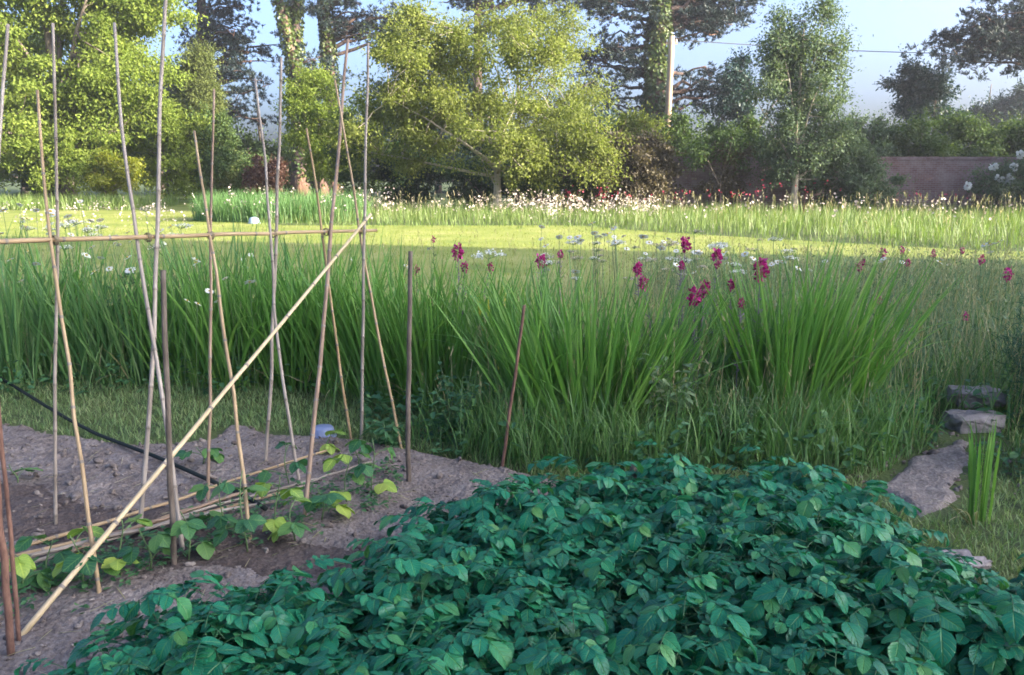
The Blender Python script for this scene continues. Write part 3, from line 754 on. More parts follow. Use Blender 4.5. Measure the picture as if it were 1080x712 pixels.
for a in ((20, 402, 1.08, 120, 1.3, .26, 'sword_dark', 'sword leaf clump at the left edge below the ridge bar'),
          (95, 400, 1.03, 130, 1.3, .26, 'sword_dark', 'sword leaf clump behind the tan dark tipped cane, leaning right'),
          (150, 402, 1.01, 120, 1.3, .24, 'sword_dark', 'sword leaf clump behind the crossing of the two pale canes'),
          (205, 404, 1.04, 120, 1.2, .24, 'sword', 'sword leaf clump between the dark brown stake and the brown cane'),
          (255, 406, 1.08, 150, 1.2, .26, 'sword', 'bright sword leaf clump between the brown cane and the pale grey upright'),
          (315, 408, 1.10, 150, 1.2, .26, 'sword', 'tall sword leaf clump behind the crooked grey cane'),
          (365, 412, 1.10, 140, 1.1, .25, 'sword', 'sword leaf clump behind the thick dark cane and bar end'),
          (415, 420, 1.08, 150, 1.1, .25, 'sword', 'sword leaf clump just right of the straight pale cane'),
          (462, 428, 1.04, 130, 1.1, .24, 'sword', 'sword leaf clump behind the grey brown stake'),
          (558, 436, .98, 140, 1.1, .24, 'sword_dark', 'darker sword leaf clump behind the slim rusty stake'),
          (618, 462, 1.14, 330, 1.35, .30, 'sword', 'broad sword leaf clump in the centre of the border with leaning outer leaves'),
          (705, 446, .95, 120, 1.1, .24, 'sword_dark', 'narrow sword leaf clump under the magenta flowers'),
          (842, 450, 1.20, 330, 1.3, .28, 'sword', 'largest sword leaf clump, arching right beside the magenta flowers'),
          (-30, 380, 1.15, 120, 1.3, .28, 'sword_dark', 'sword leaf clump cut by the left edge, back row'),
          (62, 372, 1.1, 130, 1.3, .28, 'sword', 'sword leaf clump in the back row behind the thin mottled cane'),
          (235, 376, 1.15, 140, 1.3, .28, 'sword_dark', 'sword leaf clump in the back row behind the slanting tan cane'),
          (340, 384, 1.12, 130, 1.3, .28, 'sword_dark', 'sword leaf clump in the back row at the dark cane'),
          (510, 412, 1.0, 120, 1.2, .24, 'sword', 'sword leaf clump left of the slim rusty stake, back row'),
          (800, 436, 0.95, 120, 1.0, .22, 'sword_dark', 'sword leaf clump behind the largest one, on its left')):
    sword_clump(*a, lean=.5 if a[0] > 780 else 0, maxtilt=.50 if a[0] in (842, 618) else .38)

# ------------------------------------------------------------------ border grasses and weeds (uncountable)
def scatter(xr, yr, n, dens=None):
    x = R.uniform(*xr, n); y = R.uniform(*yr, n)
    if dens is not None:
        k = R.random(n) < dens(x, y); x, y = x[k], y[k]
    return x, y
def soil_free(x, y): return (polydist(x, y, bed) < -.02) & (polydist(x, y, poly) < -.02) & (np.hypot(x-2.78, (y-5.0)*.8) > .22)

# mown strip on the left between soil and border
mb = MB(); x, y = scatter((-6.5, 5.0), (3.2, 6.7), 105000, soil_free); x2, y2 = scatter((1.8, 7.5), (-.5, 3.4), 45000, soil_free); x = np.concatenate([x, x2]); y = np.concatenate([y, y2])
blades(mb, np.stack([x, y, 0*x], 1), R.uniform(0, 6.28, len(x)), R.uniform(0, .8, len(x)), R.uniform(.025, .085, len(x))*(.5+fbm(x*3, y*3, 2, 77)), R.uniform(.003, .007, len(x)), R.uniform(0, .9, len(x)), seg=2, taper=.3)
tag(mb.build('mown_grass', M['short_grass']), kind='stuff')

# long grass through the border
mb = MB()
def bd(x, y):
    d = .25 + .75*fbm(x*1.3, y*1.3, 3, 21)
    return (soil_free(x, y)) & (R.random(len(x)) < d) & ((x > -.6) | (y > 6.1) | ((x > -1.3) & (y > 5.6)))
x, y = scatter((-7, 6.5), (4.4, 9.0), 26000, bd)
hh = np.where(x > 1.2, R.uniform(.15, .62, len(x)), R.uniform(.12, .6, len(x)))*np.clip((y-4.0)/1.2, .4, 1)
blades(mb, np.stack([x, y, 0*x], 1), R.uniform(0, 6.28, len(x)), R.uniform(0, .35, len(x)), hh, R.uniform(.004, .010, len(x)), R.uniform(.1, 1.3, len(x)), seg=5, taper=.4)
x, y = scatter((-.3, 2.5), (4.35, 5.4), 7500, lambda x, y: soil_free(x, y) & (np.hypot(x-2.85, y-5.3) > .6) & (R.random(len(x)) < .2+fbm(x*2, y*2, 2, 91)))
blades(mb, np.stack([x, y, 0*x], 1), R.uniform(0, 6.28, len(x)), R.uniform(0, .4, len(x)), R.uniform(.15, .52, len(x)), R.uniform(.004, .009, len(x)), R.uniform(.1, 1.3, len(x)), seg=5, taper=.4)
tag(mb.build('border_grass', M['grass']), kind='stuff')
# fine flowering grasses: pale stalks with seed heads
mb = MB(); x, y = scatter((-7, 6.5), (4.6, 9.5), 5200, lambda x, y: soil_free(x, y) & ((x > .3) | (R.random(len(x)) < .35)) & ((x > -.6) | (y > 6.2)))
hh = R.uniform(.35, 1.05, len(x))*np.clip((y-3.7)/1.6, .45, 1)
tip = blades(mb, np.stack([x, y, 0*x], 1), R.uniform(0, 6.28, len(x)), R.uniform(0, .22, len(x)), hh, R.uniform(.002, .004, len(x)), R.uniform(.05, .5, len(x)), seg=4, taper=.9)
for k in range(4):
    n = len(tip)
    leaves(mb, tip - np.array([0, 0, .02*k+.01]) + R.normal(0, .005, (n, 3)), np.array([0, 0, 1.]) + R.normal(0, .3, (n, 3)), sph_dirs(n), R.uniform(.02, .05, n), .006)
tag(mb.build('seeding_grass', M['dry_grass']), kind='stuff')
# low leafy weeds at the foot of the border
mb = MB()
x, y = scatter((-6.5, 3.6), (4.25, 6.9), 1500, lambda x, y: soil_free(x, y) & (((x > -1.0) & (y < 5.9)) | ((y > 5.95) & (y < 6.6)) | (x > 2.3)))
for i in range(len(x)):
    k = int(R.integers(5, 13)); hs = R.uniform(.08, .30); az = R.uniform(0, 6.28, k)
    z = R.uniform(.15, 1, k)*hs
    P = np.stack([x[i]+R.normal(0, .02, k), y[i]+R.normal(0, .02, k), z], 1)
    leaves(mb, P, np.stack([np.cos(az), np.sin(az), R.uniform(-.3, .4, k)], 1), np.array([0, 0, 1.]) + R.normal(0, .3, (k, 3)), R.uniform(.025, .075, k), R.uniform(.018, .045, k), droop=.3)
for i in range(260):
    px_, py_ = R.uniform(0, 420), 0; py_ = 640-.30*px_ + R.normal(0, 16); g = gnd(px_, py_); z0 = soil_z(g[0], g[1])
    k = int(R.integers(4, 9)); hs = R.uniform(.02, .09); az = R.uniform(0, 6.28, k); P = np.stack([g[0]+R.normal(0, .015, k), g[1]+R.normal(0, .015, k), z0+R.uniform(.1, 1, k)*hs], 1)
    leaves(mb, P, np.stack([np.cos(az), np.sin(az), R.uniform(-.1, .5, k)], 1), np.array([0, 0, 1.]) + R.normal(0, .3, (k, 3)), R.uniform(.015, .04, k), R.uniform(.01, .022, k), droop=.3)
tag(mb.build('leafy_weeds', M['weed']), kind='stuff')
# right-hand tangle: grey-green meadow tangle beyond path
mb = MB(); x, y = scatter((1.8, 8.5), (5.6, 12), 26000, lambda x, y: soil_free(x, y) & (R.random(len(x)) < .3+.8*fbm(x, y, 3, 31)))
hh = R.uniform(.25, .80, len(x))
blades(mb, np.stack([x, y, 0*x], 1), R.uniform(0, 6.28, len(x)), R.uniform(0, .5, len(x)), hh, R.uniform(.004, .009, len(x)), R.uniform(.2, 1.6, len(x)), seg=5, taper=.4)
k = 9000; xx = R.uniform(1.9, 8.5, k); yy = R.uniform(5.8, 12, k)
leaves(mb, np.stack([xx, yy, R.uniform(.05, .62, k)], 1), sph_dirs(k)+np.array([0, 0, -.2]), np.array([0, 0, 1.]) + R.normal(0, .5, (k, 3)), R.uniform(.02, .06, k), R.uniform(.008, .022, k))
tag(mb.build('meadow_tangle', M['grey_weed']), kind='stuff')

# leafy plants one can tell apart
def leafy_plant(name, px, py, H, ns, mt, label, spread=.18, L=(.05, .09), Wf=.55, cat='plant', nl=14, stem='stem_green'):
    e = empty(name, gnd(px, py), label, cat)
    st, lf = MB(), MB()
    for s in range(ns):
        az = R.uniform(0, 6.28); t = np.linspace(0, 1, 8); sp = spread*R.uniform(.2, 1); h = H*R.uniform(.7, 1.05)
        pts = np.stack([np.cos(az)*sp*t**1.3 + .02*np.cos(az), np.sin(az)*sp*t**1.3+.02*np.sin(az), h*t], 1); st.tube(pts, .004-.0025*t, 5)
        f = np.sort(R.uniform(.12, 1, nl)); P = np.stack([np.interp(f, t, pts[:, j]) for j in range(3)], 1)
        a = R.uniform(0, 6.28, nl)
        leaves(lf, P, np.stack([np.cos(a), np.sin(a), R.uniform(-.2, .5, nl)], 1), np.array([0, 0, 1.])+R.normal(0, .3, (nl, 3)), R.uniform(*L, nl)*(1.15-.6*f), R.uniform(*L, nl)*Wf*(1.15-.6*f), droop=.4)
    st.build('stems', M[stem], e); lf.build('leaves', M[mt], e)
leafy_plant('leafy_herb', 712, 470, .62, 14, 'grey_weed', 'grey green leafy herb between the two large sword leaf clumps', .3, nl=22)
leafy_plant('leafy_herb', 480, 470, .48, 12, 'weed', 'dark leafy weed to the left of the slim rusty stake', .24, nl=18)
leafy_plant('leafy_herb', 130, 398, .85, 8, 'weed', 'tall broad leaved plant behind the pale crossing canes', .16, (.06, .1), .6, nl=18)
leafy_plant('leafy_herb', 775, 480, .42, 16, 'grey_weed', 'low grey stemmed plant with fading tops at the left foot of the largest sword clump', .16, (.02, .04), .5, nl=16, stem='stem_green')
leafy_plant('leafy_herb', 408, 478, .22, 8, 'weed', 'small leafy weed at the soil edge by the golden cane', .14, nl=12)

# feathery dark plant on the right edge
def feathery(px, py, H, label):
    e = empty('fennel_plant', gnd(px, py), label, 'fennel'); st, lf = MB(), MB()
    for s in range(16):
        az = R.uniform(0, 6.28); t = np.linspace(0, 1, 8); sp = .42*R.uniform(.1, 1); h = H*R.uniform(.55, 1.05)
        pts = np.stack([np.cos(az)*(sp*t**1.4+.04), np.sin(az)*(sp*t**1.4+.04), h*t], 1); st.tube(pts, .006-.004*t, 5)
        k = 420; f = R.uniform(.1, 1, k); P = np.stack([np.interp(f, t, pts[:, j]) for j in range(3)], 1) + R.normal(0, .055, (k, 3))
        leaves(lf, P, sph_dirs(k)+np.array([0, 0, .4]), sph_dirs(k), R.uniform(.03, .09, k), .0045)
    st.build('stems', M['stem_green'], e); lf.build('feathery_leaves', M['fennel'], e)
feathery(1100, 448, .85, 'dark feathery fennel at the right edge behind the stone block')
feathery(1130, 500, .75, 'dark feathery fennel half out of the right edge, nearest one')

# pale stemmed plant by path
e = empty('onion_plant', gnd(1032, 552), 'pale green leek like stems with drooping dry leaves beside the path', 'leek')
m = MB(); n = 20; th = R.uniform(0, 6.28, n)
blades(m, np.stack([.045*np.cos(th), .03*np.sin(th), 0*th], 1), th, R.uniform(0, .12, n), R.uniform(.30, .52, n), .014, R.uniform(0, .25, n), seg=7, across=3, taper=.7); m.build('leaf_blades', M['sword'], e)
m = MB(); n = 9; th = R.uniform(2.2, 4.2, n)
blades(m, np.stack([.05*np.cos(th), .03*np.sin(th), 0*th], 1), th, R.uniform(.3, .8, n), R.uniform(.18, .3, n), .008, R.uniform(1.0, 2.0, n), seg=7); m.build('dry_leaves', M['dry_grass'], e)

# ------------------------------------------------------------------ flowers
def flower_spike(px, py, Y, size, label, stem_mt='stem_purple', mt='magenta', name='magenta_flower', cat='flower', group='magenta flowers in the border', lean=0, nf=26):
    size *= .85
    top = at(px, py, Y); e = empty(name, (top[0]-lean, Y, 0), label, cat, group)
    st, fl, pods = MB(), MB(), MB(); h = top[2]; t = np.linspace(0, 1, 8)
    pts = np.stack([lean*t**2, .02*np.sin(3*t), h*t], 1); st.tube(pts, .004-.0015*t, 5)
    k = int(nf*3)
    c = pts[-1] - np.array([0, 0, size*.3])
    d = sph_dirs(k); d[:, 2] *= .9
    leaves(fl, c + d*size*R.uniform(.1, .42, (k, 1))*np.array([.85, .85, 1.9]), d+np.array([0, 0, .15]), sph_dirs(k), R.uniform(.2, .36, k)*size, R.uniform(.2, .34, k)*size, droop=.3)
    kk = 40; f = R.uniform(.45, .93, kk); P = np.stack([np.interp(f, t, pts[:, j]) for j in range(3)], 1)
    leaves(st, P, sph_dirs(kk)*np.array([1, 1, .3])+np.array([0, 0, .5]), sph_dirs(kk), R.uniform(.02, .05, kk), .007)
    st.build('stem', M[stem_mt], e); fl.build('flower_head', M[mt], e)
for px, py, Y, s, lb, ln in (
        (483, 262, 6.2, .10, 'dark magenta flower head left of the centre, topmost of its trio', 0), (490, 280, 6.0, .06, 'small dark flower below the topmost of the trio', .03), (517, 280, 6.1, .06, 'fading dark flower spike leaning right of the trio', .12),
        (571, 272, 5.8, .085, 'dark magenta flower above the central sword clump, its left side', 0), (591, 266, 6.4, .06, 'small dark flower just right of the one above the central clump', 0),
        (672, 281, 5.4, .075, 'dark magenta flower right of the central clump with pale stem', -.05), (679, 296, 5.2, .07, 'dark magenta flower below its neighbour on a leaning grey stem', -.10),
        (723, 255, 5.7, .085, 'brownish red flower spike, tallest of the magenta group', 0), (719, 278, 5.5, .05, 'small magenta flower under the tallest spike', 0),
        (733, 308, 5.1, .10, 'large bright magenta flower low in the group, left of its twin', -.02), (744, 302, 5.2, .08, 'bright magenta flower low in the group, right twin', .02),
        (756, 268, 5.6, .095, 'magenta flower left of the largest magenta head', 0), (803, 280, 5.2, .115, 'largest magenta flower head, left above the largest sword clump', 0),
        (772, 298, 5.3, .06, 'withered dark spike below the largest magenta head', 0), (782, 318, 5.1, .05, 'dim purple spike among the sword leaves', 0)):
    flower_spike(px, py, Y, s, lb, lean=ln)
for px, py, Y, s, lb in (
        (932, 265, 8.5, .09, 'magenta flower right of the largest sword clump, tilted right'), (908, 277, 8.4, .10, 'pale magenta flower left of the tilted one'), (958, 275, 8.6, .08, 'small magenta flower right of the tilted one'),
        (952, 262, 9.5, .07, 'tiny magenta flower over the grass, beside its smaller twin'), (985, 266, 9, .07, 'dull dark flower over the right hand grass'), (1015, 263, 9.3, .06, 'tiny pinkish flower in the right hand grass top'),
        (1036, 271, 8.6, .085, 'magenta flower near the right edge, upper left of the larger one'), (1064, 286, 7.4, .095, 'larger magenta flower near the right edge'), (1019, 332, 6.4, .06, 'lone magenta flower low in the right hand grass'),
        (928, 316, 6.6, .05, 'dull violet flower just right of the largest sword clump'), (457, 251, 9.5, .06, 'small orange red flower far behind the grey brown stake'), (439, 283, 6.3, .06, 'dim magenta flower beside the top of the grey brown stake')):
    flower_spike(px, py, Y, s, lb, 'stem_green', nf=18)

# white daisies
def daisy(h, r):
    e = empty('white_daisy', (0, 0, 0), 'x', 'daisy', 'white daisies over the border')
    st, pt, ey = MB(), MB(), MB(); t = np.linspace(0, 1, 7); a = R.uniform(0, 6.28)
    pts = np.stack([.06*np.cos(a)*t**2, .06*np.sin(a)*t**2, h*t], 1); st.tube(pts, .0025, 5)
    n = 18; th = np.linspace(0, 6.283, n, endpoint=False); c = pts[-1]
    ax = nrm(np.array([math.cos(a)*.6, math.sin(a)*.6, 1.0])); u1 = nrm(np.cross(ax, [0, 1, .1])); u2 = np.cross(ax, u1)
    rd = u1*np.cos(th)[:, None] + u2*np.sin(th)[:, None]
    leaves(pt, c + rd*r*.2, rd + ax*R.uniform(-.1, .25, n)[:, None], np.tile(ax, (n, 1)), r*.85, r*.36, fold=.1, droop=.1)
    blob(ey, c+ax*.004, r*.3, amp=.05, scale=(1, 1, .6))
    st.build('stem', M['stem_green'], e); pt.build('petals', M['white'], e); ey.build('flower_eye', M['yellow_eye'], e)
    return e
dv = [daisy(.7, .044), daisy(.7, .038), daisy(.7, .048), daisy(.7, .042), daisy(.7, .046)]
dpos = [(10, 274, 6.4), (35, 279, 6.3), (8, 281, 6.1), (112, 286, 6.2), (20, 297, 6.3), (145, 283, 6.5), (118, 283, 6.6), (250, 293, 6.0), (262, 298, 6.0), (212, 306, 6.0), (188, 317, 5.9), (202, 320, 5.9), (234, 318, 6.0), (146, 271, 6.6), (196, 274, 6.6), (220, 276, 6.6),
        (8, 222, 7.0), (14, 216, 7.2), (33, 222, 7.0), (46, 223, 7.0), (27, 231, 6.9), (10, 231, 6.9), (62, 226, 7.4), (20, 240, 6.8), (66, 236, 7.4), (80, 228, 7.6), (92, 212, 8.0)]
R2 = np.random.default_rng(3)
for _ in range(34): dpos.append((R2.uniform(540, 830), R2.normal(270, 12), R2.uniform(6.2, 9.0)))
for _ in range(14): dpos.append((R2.uniform(540, 720), R2.uniform(245, 258), R2.uniform(7, 10)))
for _ in range(22): dpos.append((R2.uniform(0, 190), R2.uniform(232, 275), R2.uniform(6.6, 9.5)))
for _ in range(16): dpos.append((R2.uniform(830, 1075), R2.uniform(250, 290), R2.uniform(7, 10)))
for _ in range(8): dpos.append((R2.uniform(200, 480), R2.uniform(262, 285), R2.uniform(6.8, 9.0)))
used_d = set()
for (px, py, Y) in dpos:
    k = int(R2.integers(0, 5)); o = dv[k] if k not in used_d else copy_tree(dv[k]); used_d.add(k)
    p = at(px, py, Y); s = R2.uniform(.62, 1.0)
    o.location = (p[0], Y, 0); o.scale = (s, s, p[2]/.7); o.rotation_euler = (R2.uniform(-.05, .05), R2.uniform(-.05, .05), R2.uniform(0, 6.28))
    for ch in o.children:
        pass
    z = 'left of the pale crossing canes' if px < 156 else 'between the canes of the bean frame' if px < 400 else 'behind the central sword leaves' if px < 835 else 'over the right hand grass'
    o['label'] = 'white daisy on a long thin stem ' + z
# the petals must stay round although the stems are stretched: undo the stretch on head parts
for o in [q for q in col.objects if q.name.startswith('white_daisy')]:
    k = o.scale[2]/o.scale[0]
    for ch in o.children:
        if not ch.name.startswith('stem'):
            ch.scale = (1, 1, 1/k); ch.location = (0, 0, .7*(1-1/k))

# white and pale umbel heads in the border
def umbel(px, py, Y, r, label, mt='white', name='umbel_flower', n=120):
    p = at(px, py, Y); e = empty(name, (p[0], Y, 0), label, 'umbel', 'pale umbel flowers')
    st, fl = MB(), MB(); t = np.linspace(0, 1, 6); st.tube(np.stack([.02*np.sin(4*t), 0*t, (p[2]-r*.5)*t], 1), .005-.002*t, 5)
    k = 14; th = R.uniform(0, 6.28, k); rr = r*np.sqrt(R.random(k))
    E = np.stack([rr*np.cos(th), rr*np.sin(th), p[2]-.25*rr**2/r], 1)
    for q in E: st.tube([(0.02*math.sin(4), 0, p[2]-r*.5), q], .0015, 4, cap=False)
    P = E[R.integers(0, k, n)] + R.normal(0, r*.16, (n, 3))*np.array([1, 1, .4])
    leaves(fl, P, sph_dirs(n), np.array([0, 0, 1.])+R.normal(0, .4, (n, 3)), r*.16, r*.16)
    st.build('stem', M['stem_green'], e); fl.build('blossoms', M[mt], e)
umbel(517, 266, 9.0, .15, 'broad pale flower umbel right of the trio of magenta flowers')
umbel(648, 253, 7.8, .07, 'white frothy flower cluster over the central sword clump, leftmost'); umbel(606, 254, 8.2, .08, 'white frothy flower cluster above the dark magenta flower, smaller')
umbel(757, 258, 7.5, .10, 'white flower cluster directly behind the magenta heads'); umbel(780, 285, 6.0, .05, 'small cream flower cluster left of the largest magenta head')
for px, py, lb in ((183, 247, 'frothy white spray between tallest cane and slanting cane'), (70, 236, 'frothy white spray behind the thin mottled cane'), (192, 236, 'frothy white spray, higher one left of the brown cane'), (120, 249, 'frothy white spray just left of the pale crossing canes')):
    umbel(px, py, 7.6, .09, lb, n=60)
R3 = np.random.default_rng(8)
for _ in range(44):
    umbel(R3.uniform(555, 850), R3.normal(272, 13), R3.uniform(6.3, 9.5), R3.uniform(.035, .08), 'small cream flower cluster over the sword leaves right of the centre', 'pinkwhite' if R3.random() < .5 else 'white', n=70)
for _ in range(16):
    umbel(R3.uniform(20, 200), R3.normal(243, 9), R3.uniform(7.2, 9.5), R3.uniform(.05, .09), 'hazy pale flower spray behind the left canes of the bean frame', 'pinkwhite' if R3.random() < .5 else 'white', n=50)
# yellow leaves glimpsed
e = empty('yellow_iris_plant', gnd(518, 425), 'clump of yellow leaves behind the slim rusty stake', 'plant')
m = MB(); n = 12; th = R.uniform(0, 6.28, n); blades(m, np.stack([.04*np.cos(th), .04*np.sin(th), 0*th], 1), th, R.uniform(0, .1, n), R.uniform(.68, .85, n), .03, .1, seg=6, across=3); m.build('leaf_blades', M['yellow'], e)

# ------------------------------------------------------------------ lawn blades, far grass and flower border
mb = MB(); x, y = scatter((-16, 15), (9, 31), 60000, lambda x, y: (y < far_edge(x)) & (np.abs(x) < .66*y+1))
blades(mb, np.stack([x, y, 0*x], 1), R.uniform(0, 6.28, len(x)), R.uniform(0, .9, len(x)), R.uniform(.03, .075, len(x)), R.uniform(.006, .014, len(x)), .5, seg=2, taper=.2)
tag(mb.build('lawn_grass', M['lawn_blade']), kind='stuff')
mb = MB(); x, y = scatter((-13, 26), (16, 35), 60000, lambda x, y: (y > far_edge(x)-.9+2.6*(fbm(x*.8, y*.8, 3, 57)-.35)) & (x > -10.5) & (R.random(len(x)) < .25+1.1*fbm(x*.7, y*.7, 3, 41)**1.3) & (np.abs(x) < .66*y+1))
hh = R.uniform(.2, .62, len(x))*(.45+.95*fbm(x*.45, y*.45, 3, 51))*np.clip((y-far_edge(x))/2.0+.35, .35, 1)
blades(mb, np.stack([x, y, 0*x], 1), R.uniform(0, 6.28, len(x)), R.uniform(0, .3, len(x)), hh, R.uniform(.010, .022, len(x)), R.uniform(0, .7, len(x)), seg=3, taper=.3)
tag(mb.build('tall_meadow_grass', M['far_grass']), kind='stuff')
mb = MB(); x, y = scatter((-12, 24), (18, 34.5), 1300, lambda x, y: (y > far_edge(x)+.8) & (x > -9) & (np.abs(x) < .66*y+1))
hh = R.uniform(.4, .9, len(x))
tip = blades(mb, np.stack([x, y, 0*x], 1), R.uniform(0, 6.28, len(x)), R.uniform(0, .12, len(x)), hh, .008, .15, seg=2, taper=.9)
n = len(tip)
for k in range(3): leaves(mb, tip-np.array([0, 0, .06*k]), np.array([0, 0, 1.])+R.normal(0, .3, (n, 3)), sph_dirs(n), .10, .022)
tag(mb.build('meadow_seed_heads', M['dry_grass']), kind='stuff')
def far_flowers(name, mt, boxes, sz=(.04, .09)):
    mb = MB()
    for (x0, x1, y0, y1, z0, z1, n) in boxes:
        x = R.uniform(x0, x1, n); y = R.uniform(y0, y1, n); k = fbm(x*.9, y*.9, 3, 61)+R.normal(0, .05, n) > .44; x, y = x[k], y[k]; n = len(x)
        P = np.stack([x, y, z0+(z1-z0)*np.clip(R.normal(.45, .25, n)+.8*(fbm(x*.6, y*.6, 2, 63)-.4), 0, 1)], 1)
        blades(mb, np.stack([x, y, 0*x], 1)[::3], 0, .02, P[::3, 2], .008, .02, seg=1)
        for q in range(2): leaves(mb, P+R.normal(0, .05, (n, 3)), sph_dirs(n), np.array([0, -.5, 1.])+R.normal(0, .5, (n, 3)), R.uniform(*sz, n), R.uniform(*sz, n))
    tag(mb.build(name, M[mt]), kind='stuff')
far_flowers('pale_border_flowers', 'pinkwhite', [(-4.5, 6.0, 26.2, 32, .15, .8, 900), (-9, -4, 26.5, 30, .4, 1.1, 200), (3, 18, 22, 31, .3, .85, 320), (-.5, 5.0, 27.5, 32, .25, .9, 700), (-20, -9, 22, 36, .1, .5, 500)])
mb = MB(); x, y = scatter((-30, -15.5), (35, 41), 12000, lambda x, y: R.random(len(x)) < .2+fbm(x*.6, y*.6, 2, 71))
blades(mb, np.stack([x, y, 0*x], 1), R.uniform(0, 6.28, len(x)), R.uniform(0, .4, len(x)), R.uniform(.25, .8, len(x)), R.uniform(.02, .035, len(x)), R.uniform(0, .8, len(x)), seg=3, taper=.3)
tag(mb.build('rough_grass', M['far_grass']), kind='stuff')
far_flowers('red_border_flowers', 'red', [(2.0, 3.6, 31, 33.5, .5, 1.05, 90), (9, 12, 30, 33.5, .8, 1.35, 40), (13, 17, 31, 33, .5, 1.0, 40), (3.5, 9, 31, 33, .6, 1.0, 60)])
mb = MB(); x, y = scatter((-10.5, -4.5), (26.5, 30.5), 9000)
k = ((x+7.6)/2.9)**2+((y-28.4)/1.7)**2 < 1; x, y = x[k], y[k]
blades(mb, np.stack([x, y, 0*x], 1), R.uniform(0, 6.28, len(x)), R.uniform(0, .35, len(x)), R.uniform(.5, 1.15, len(x)), R.uniform(.012, .02, len(x)), R.uniform(.1, .8, len(x)), seg=4, taper=.3)
tag(mb.build('tall_grass_mound', M['grass']), kind='stuff')

# ------------------------------------------------------------------ trees and shrubs
def clumps_in(ells, jit=.0):
    C = []
    for (cx, cy, cz, rx, ry, rz, n) in ells:
        d = sph_dirs(n); r = R.random(n)**.42
        C.append(np.array([cx, cy, cz]) + d*r[:, None]*np.array([rx, ry, rz]))
    return np.concatenate(C)

def crown_leaves(C, cr, per, L, W, flat=.65, droop=.2, up=.5, shoots=4):
    m = MB(); n = len(C)
    per_c = np.maximum(8, (per*R.uniform(.35, 1.5, n)).astype(int)); ci = np.repeat(np.arange(n), per_c); k = len(ci)
    size = cr*R.uniform(.6, 1.4, n)
    d = sph_dirs(k); r = R.random(k)**.5*(.85+.75*R.random(k)**4)
    stretch = R.uniform(.7, 1.4, (n, 3))*np.array([1, 1, flat])
    off = d*r[:, None]*size[ci][:, None]*stretch[ci]
    P = C[ci]+off
    D = nrm(off)*.6 + R.normal(0, .6, (k, 3)) + np.array([0, 0, -droop])
    Nn = np.array([0, 0, up]) + nrm(off)*.5 + R.normal(0, .5, (k, 3))
    leaves(m, P, D, Nn, L*R.uniform(.6, 1.3, k), W*R.uniform(.6, 1.3, k), fold=.2, droop=.2)
    if shoots:
        # leafy shoots that stick out of the clumps and break up the outline
        cen = C.mean(0); ns = n*shoots; si = np.repeat(np.arange(n), shoots)
        dirs = nrm(nrm(C[si]-cen)*.9 + R.normal(0, .55, (ns, 3)) + np.array([0, 0, .35-droop]))
        ln = cr*R.uniform(.9, 2.0, ns); q = 13
        u = np.tile(np.linspace(.2, 1, q), ns); sj = np.repeat(np.arange(ns), q)
        P = C[si][sj] + dirs[sj]*(ln[sj]*u)[:, None] + np.array([0, 0, -1])*(droop*ln[sj]*u**2*.5)[:, None] + R.normal(0, L*.45, (len(u), 3))
        leaves(m, P, dirs[sj]*.6+R.normal(0, .5, (len(u), 3)), np.array([0, 0, up]) + R.normal(0, .5, (len(u), 3)), L*R.uniform(.6, 1.2, len(u))*(1.1-.4*u), W*R.uniform(.6, 1.2, len(u))*(1.1-.4*u), fold=.2, droop=.2)
    return m

def skeleton(C, H, r0, fork, nl=7, lean=(0, 0), tr_top=None, wob=.03, k=9, thin=.016):
    """trunk, limbs toward spread-out clumps, twigs to the rest: one surface mesh of tubes"""
    m = MB(); t = np.linspace(0, 1, 12)
    top = np.array([lean[0], lean[1], tr_top if tr_top else H*.8])
    tr = np.outer(t, top) + np.stack([np.sin(t*5+1)*wob*H*.4*t, np.cos(t*4)*wob*H*.4*t, 0*t], 1)
    flare = 1+.5*np.exp(-t*18)
    m.tube(tr, np.maximum(r0*flare*(1-.85*t**1.1), thin), k)
    samples = [tr[t*top[2] > fork*.9]]; sr = [r0*(1-.85*t**1.1)[t*top[2] > fork*.9]]
    # farthest-point choice of limb targets
    idx = [int(np.argmax(np.linalg.norm(C-tr[-1], axis=1)))]
    dm = np.linalg.norm(C-C[idx[0]], axis=1)
    while len(idx) < min(nl, len(C)):
        i = int(np.argmax(dm)); idx.append(i); dm = np.minimum(dm, np.linalg.norm(C-C[i], axis=1))
    for i in idx:
        hs = min(max(fork, C[i][2]*R.uniform(.3, .6)), top[2]*.95)
        f = hs/top[2]; a = np.array([np.interp(f, t, tr[:, j]) for j in range(3)]); b = C[i]
        u = np.linspace(0, 1, 9); ln = np.linalg.norm(b-a)
        cv = a + (b-a)*u[:, None] + np.array([0, 0, 1])*(np.sin(np.pi*u)*ln*R.uniform(-.02, .16))[:, None] + np.cumsum(R.normal(0, .02*ln/3, (9, 3)), 0)*np.sin(np.pi*u)[:, None]
        rl = r0*.5*(1-.5*f)
        rr = np.maximum(rl*(1-.85*u), thin*.8); m.tube(cv, rr, 6)
        samples.append(cv[1:]); sr.append(rr[1:])
    S = np.concatenate(samples); SR = np.concatenate(sr)
    for i in range(len(C)):
        if i in idx: continue
        dd = np.linalg.norm(S-C[i], axis=1); j = int(np.argmin(dd))
        u = np.linspace(0, 1, 5); a = S[j]; ln = dd[j]
        cv = a+(C[i]-a)*u[:, None] + R.normal(0, .05*ln, (5, 3))*np.sin(np.pi*u)[:, None]
        m.tube(cv, np.maximum(min(SR[j]*.6, .06)*(1-.8*u), thin*.6), 4, cap=False)
    return m

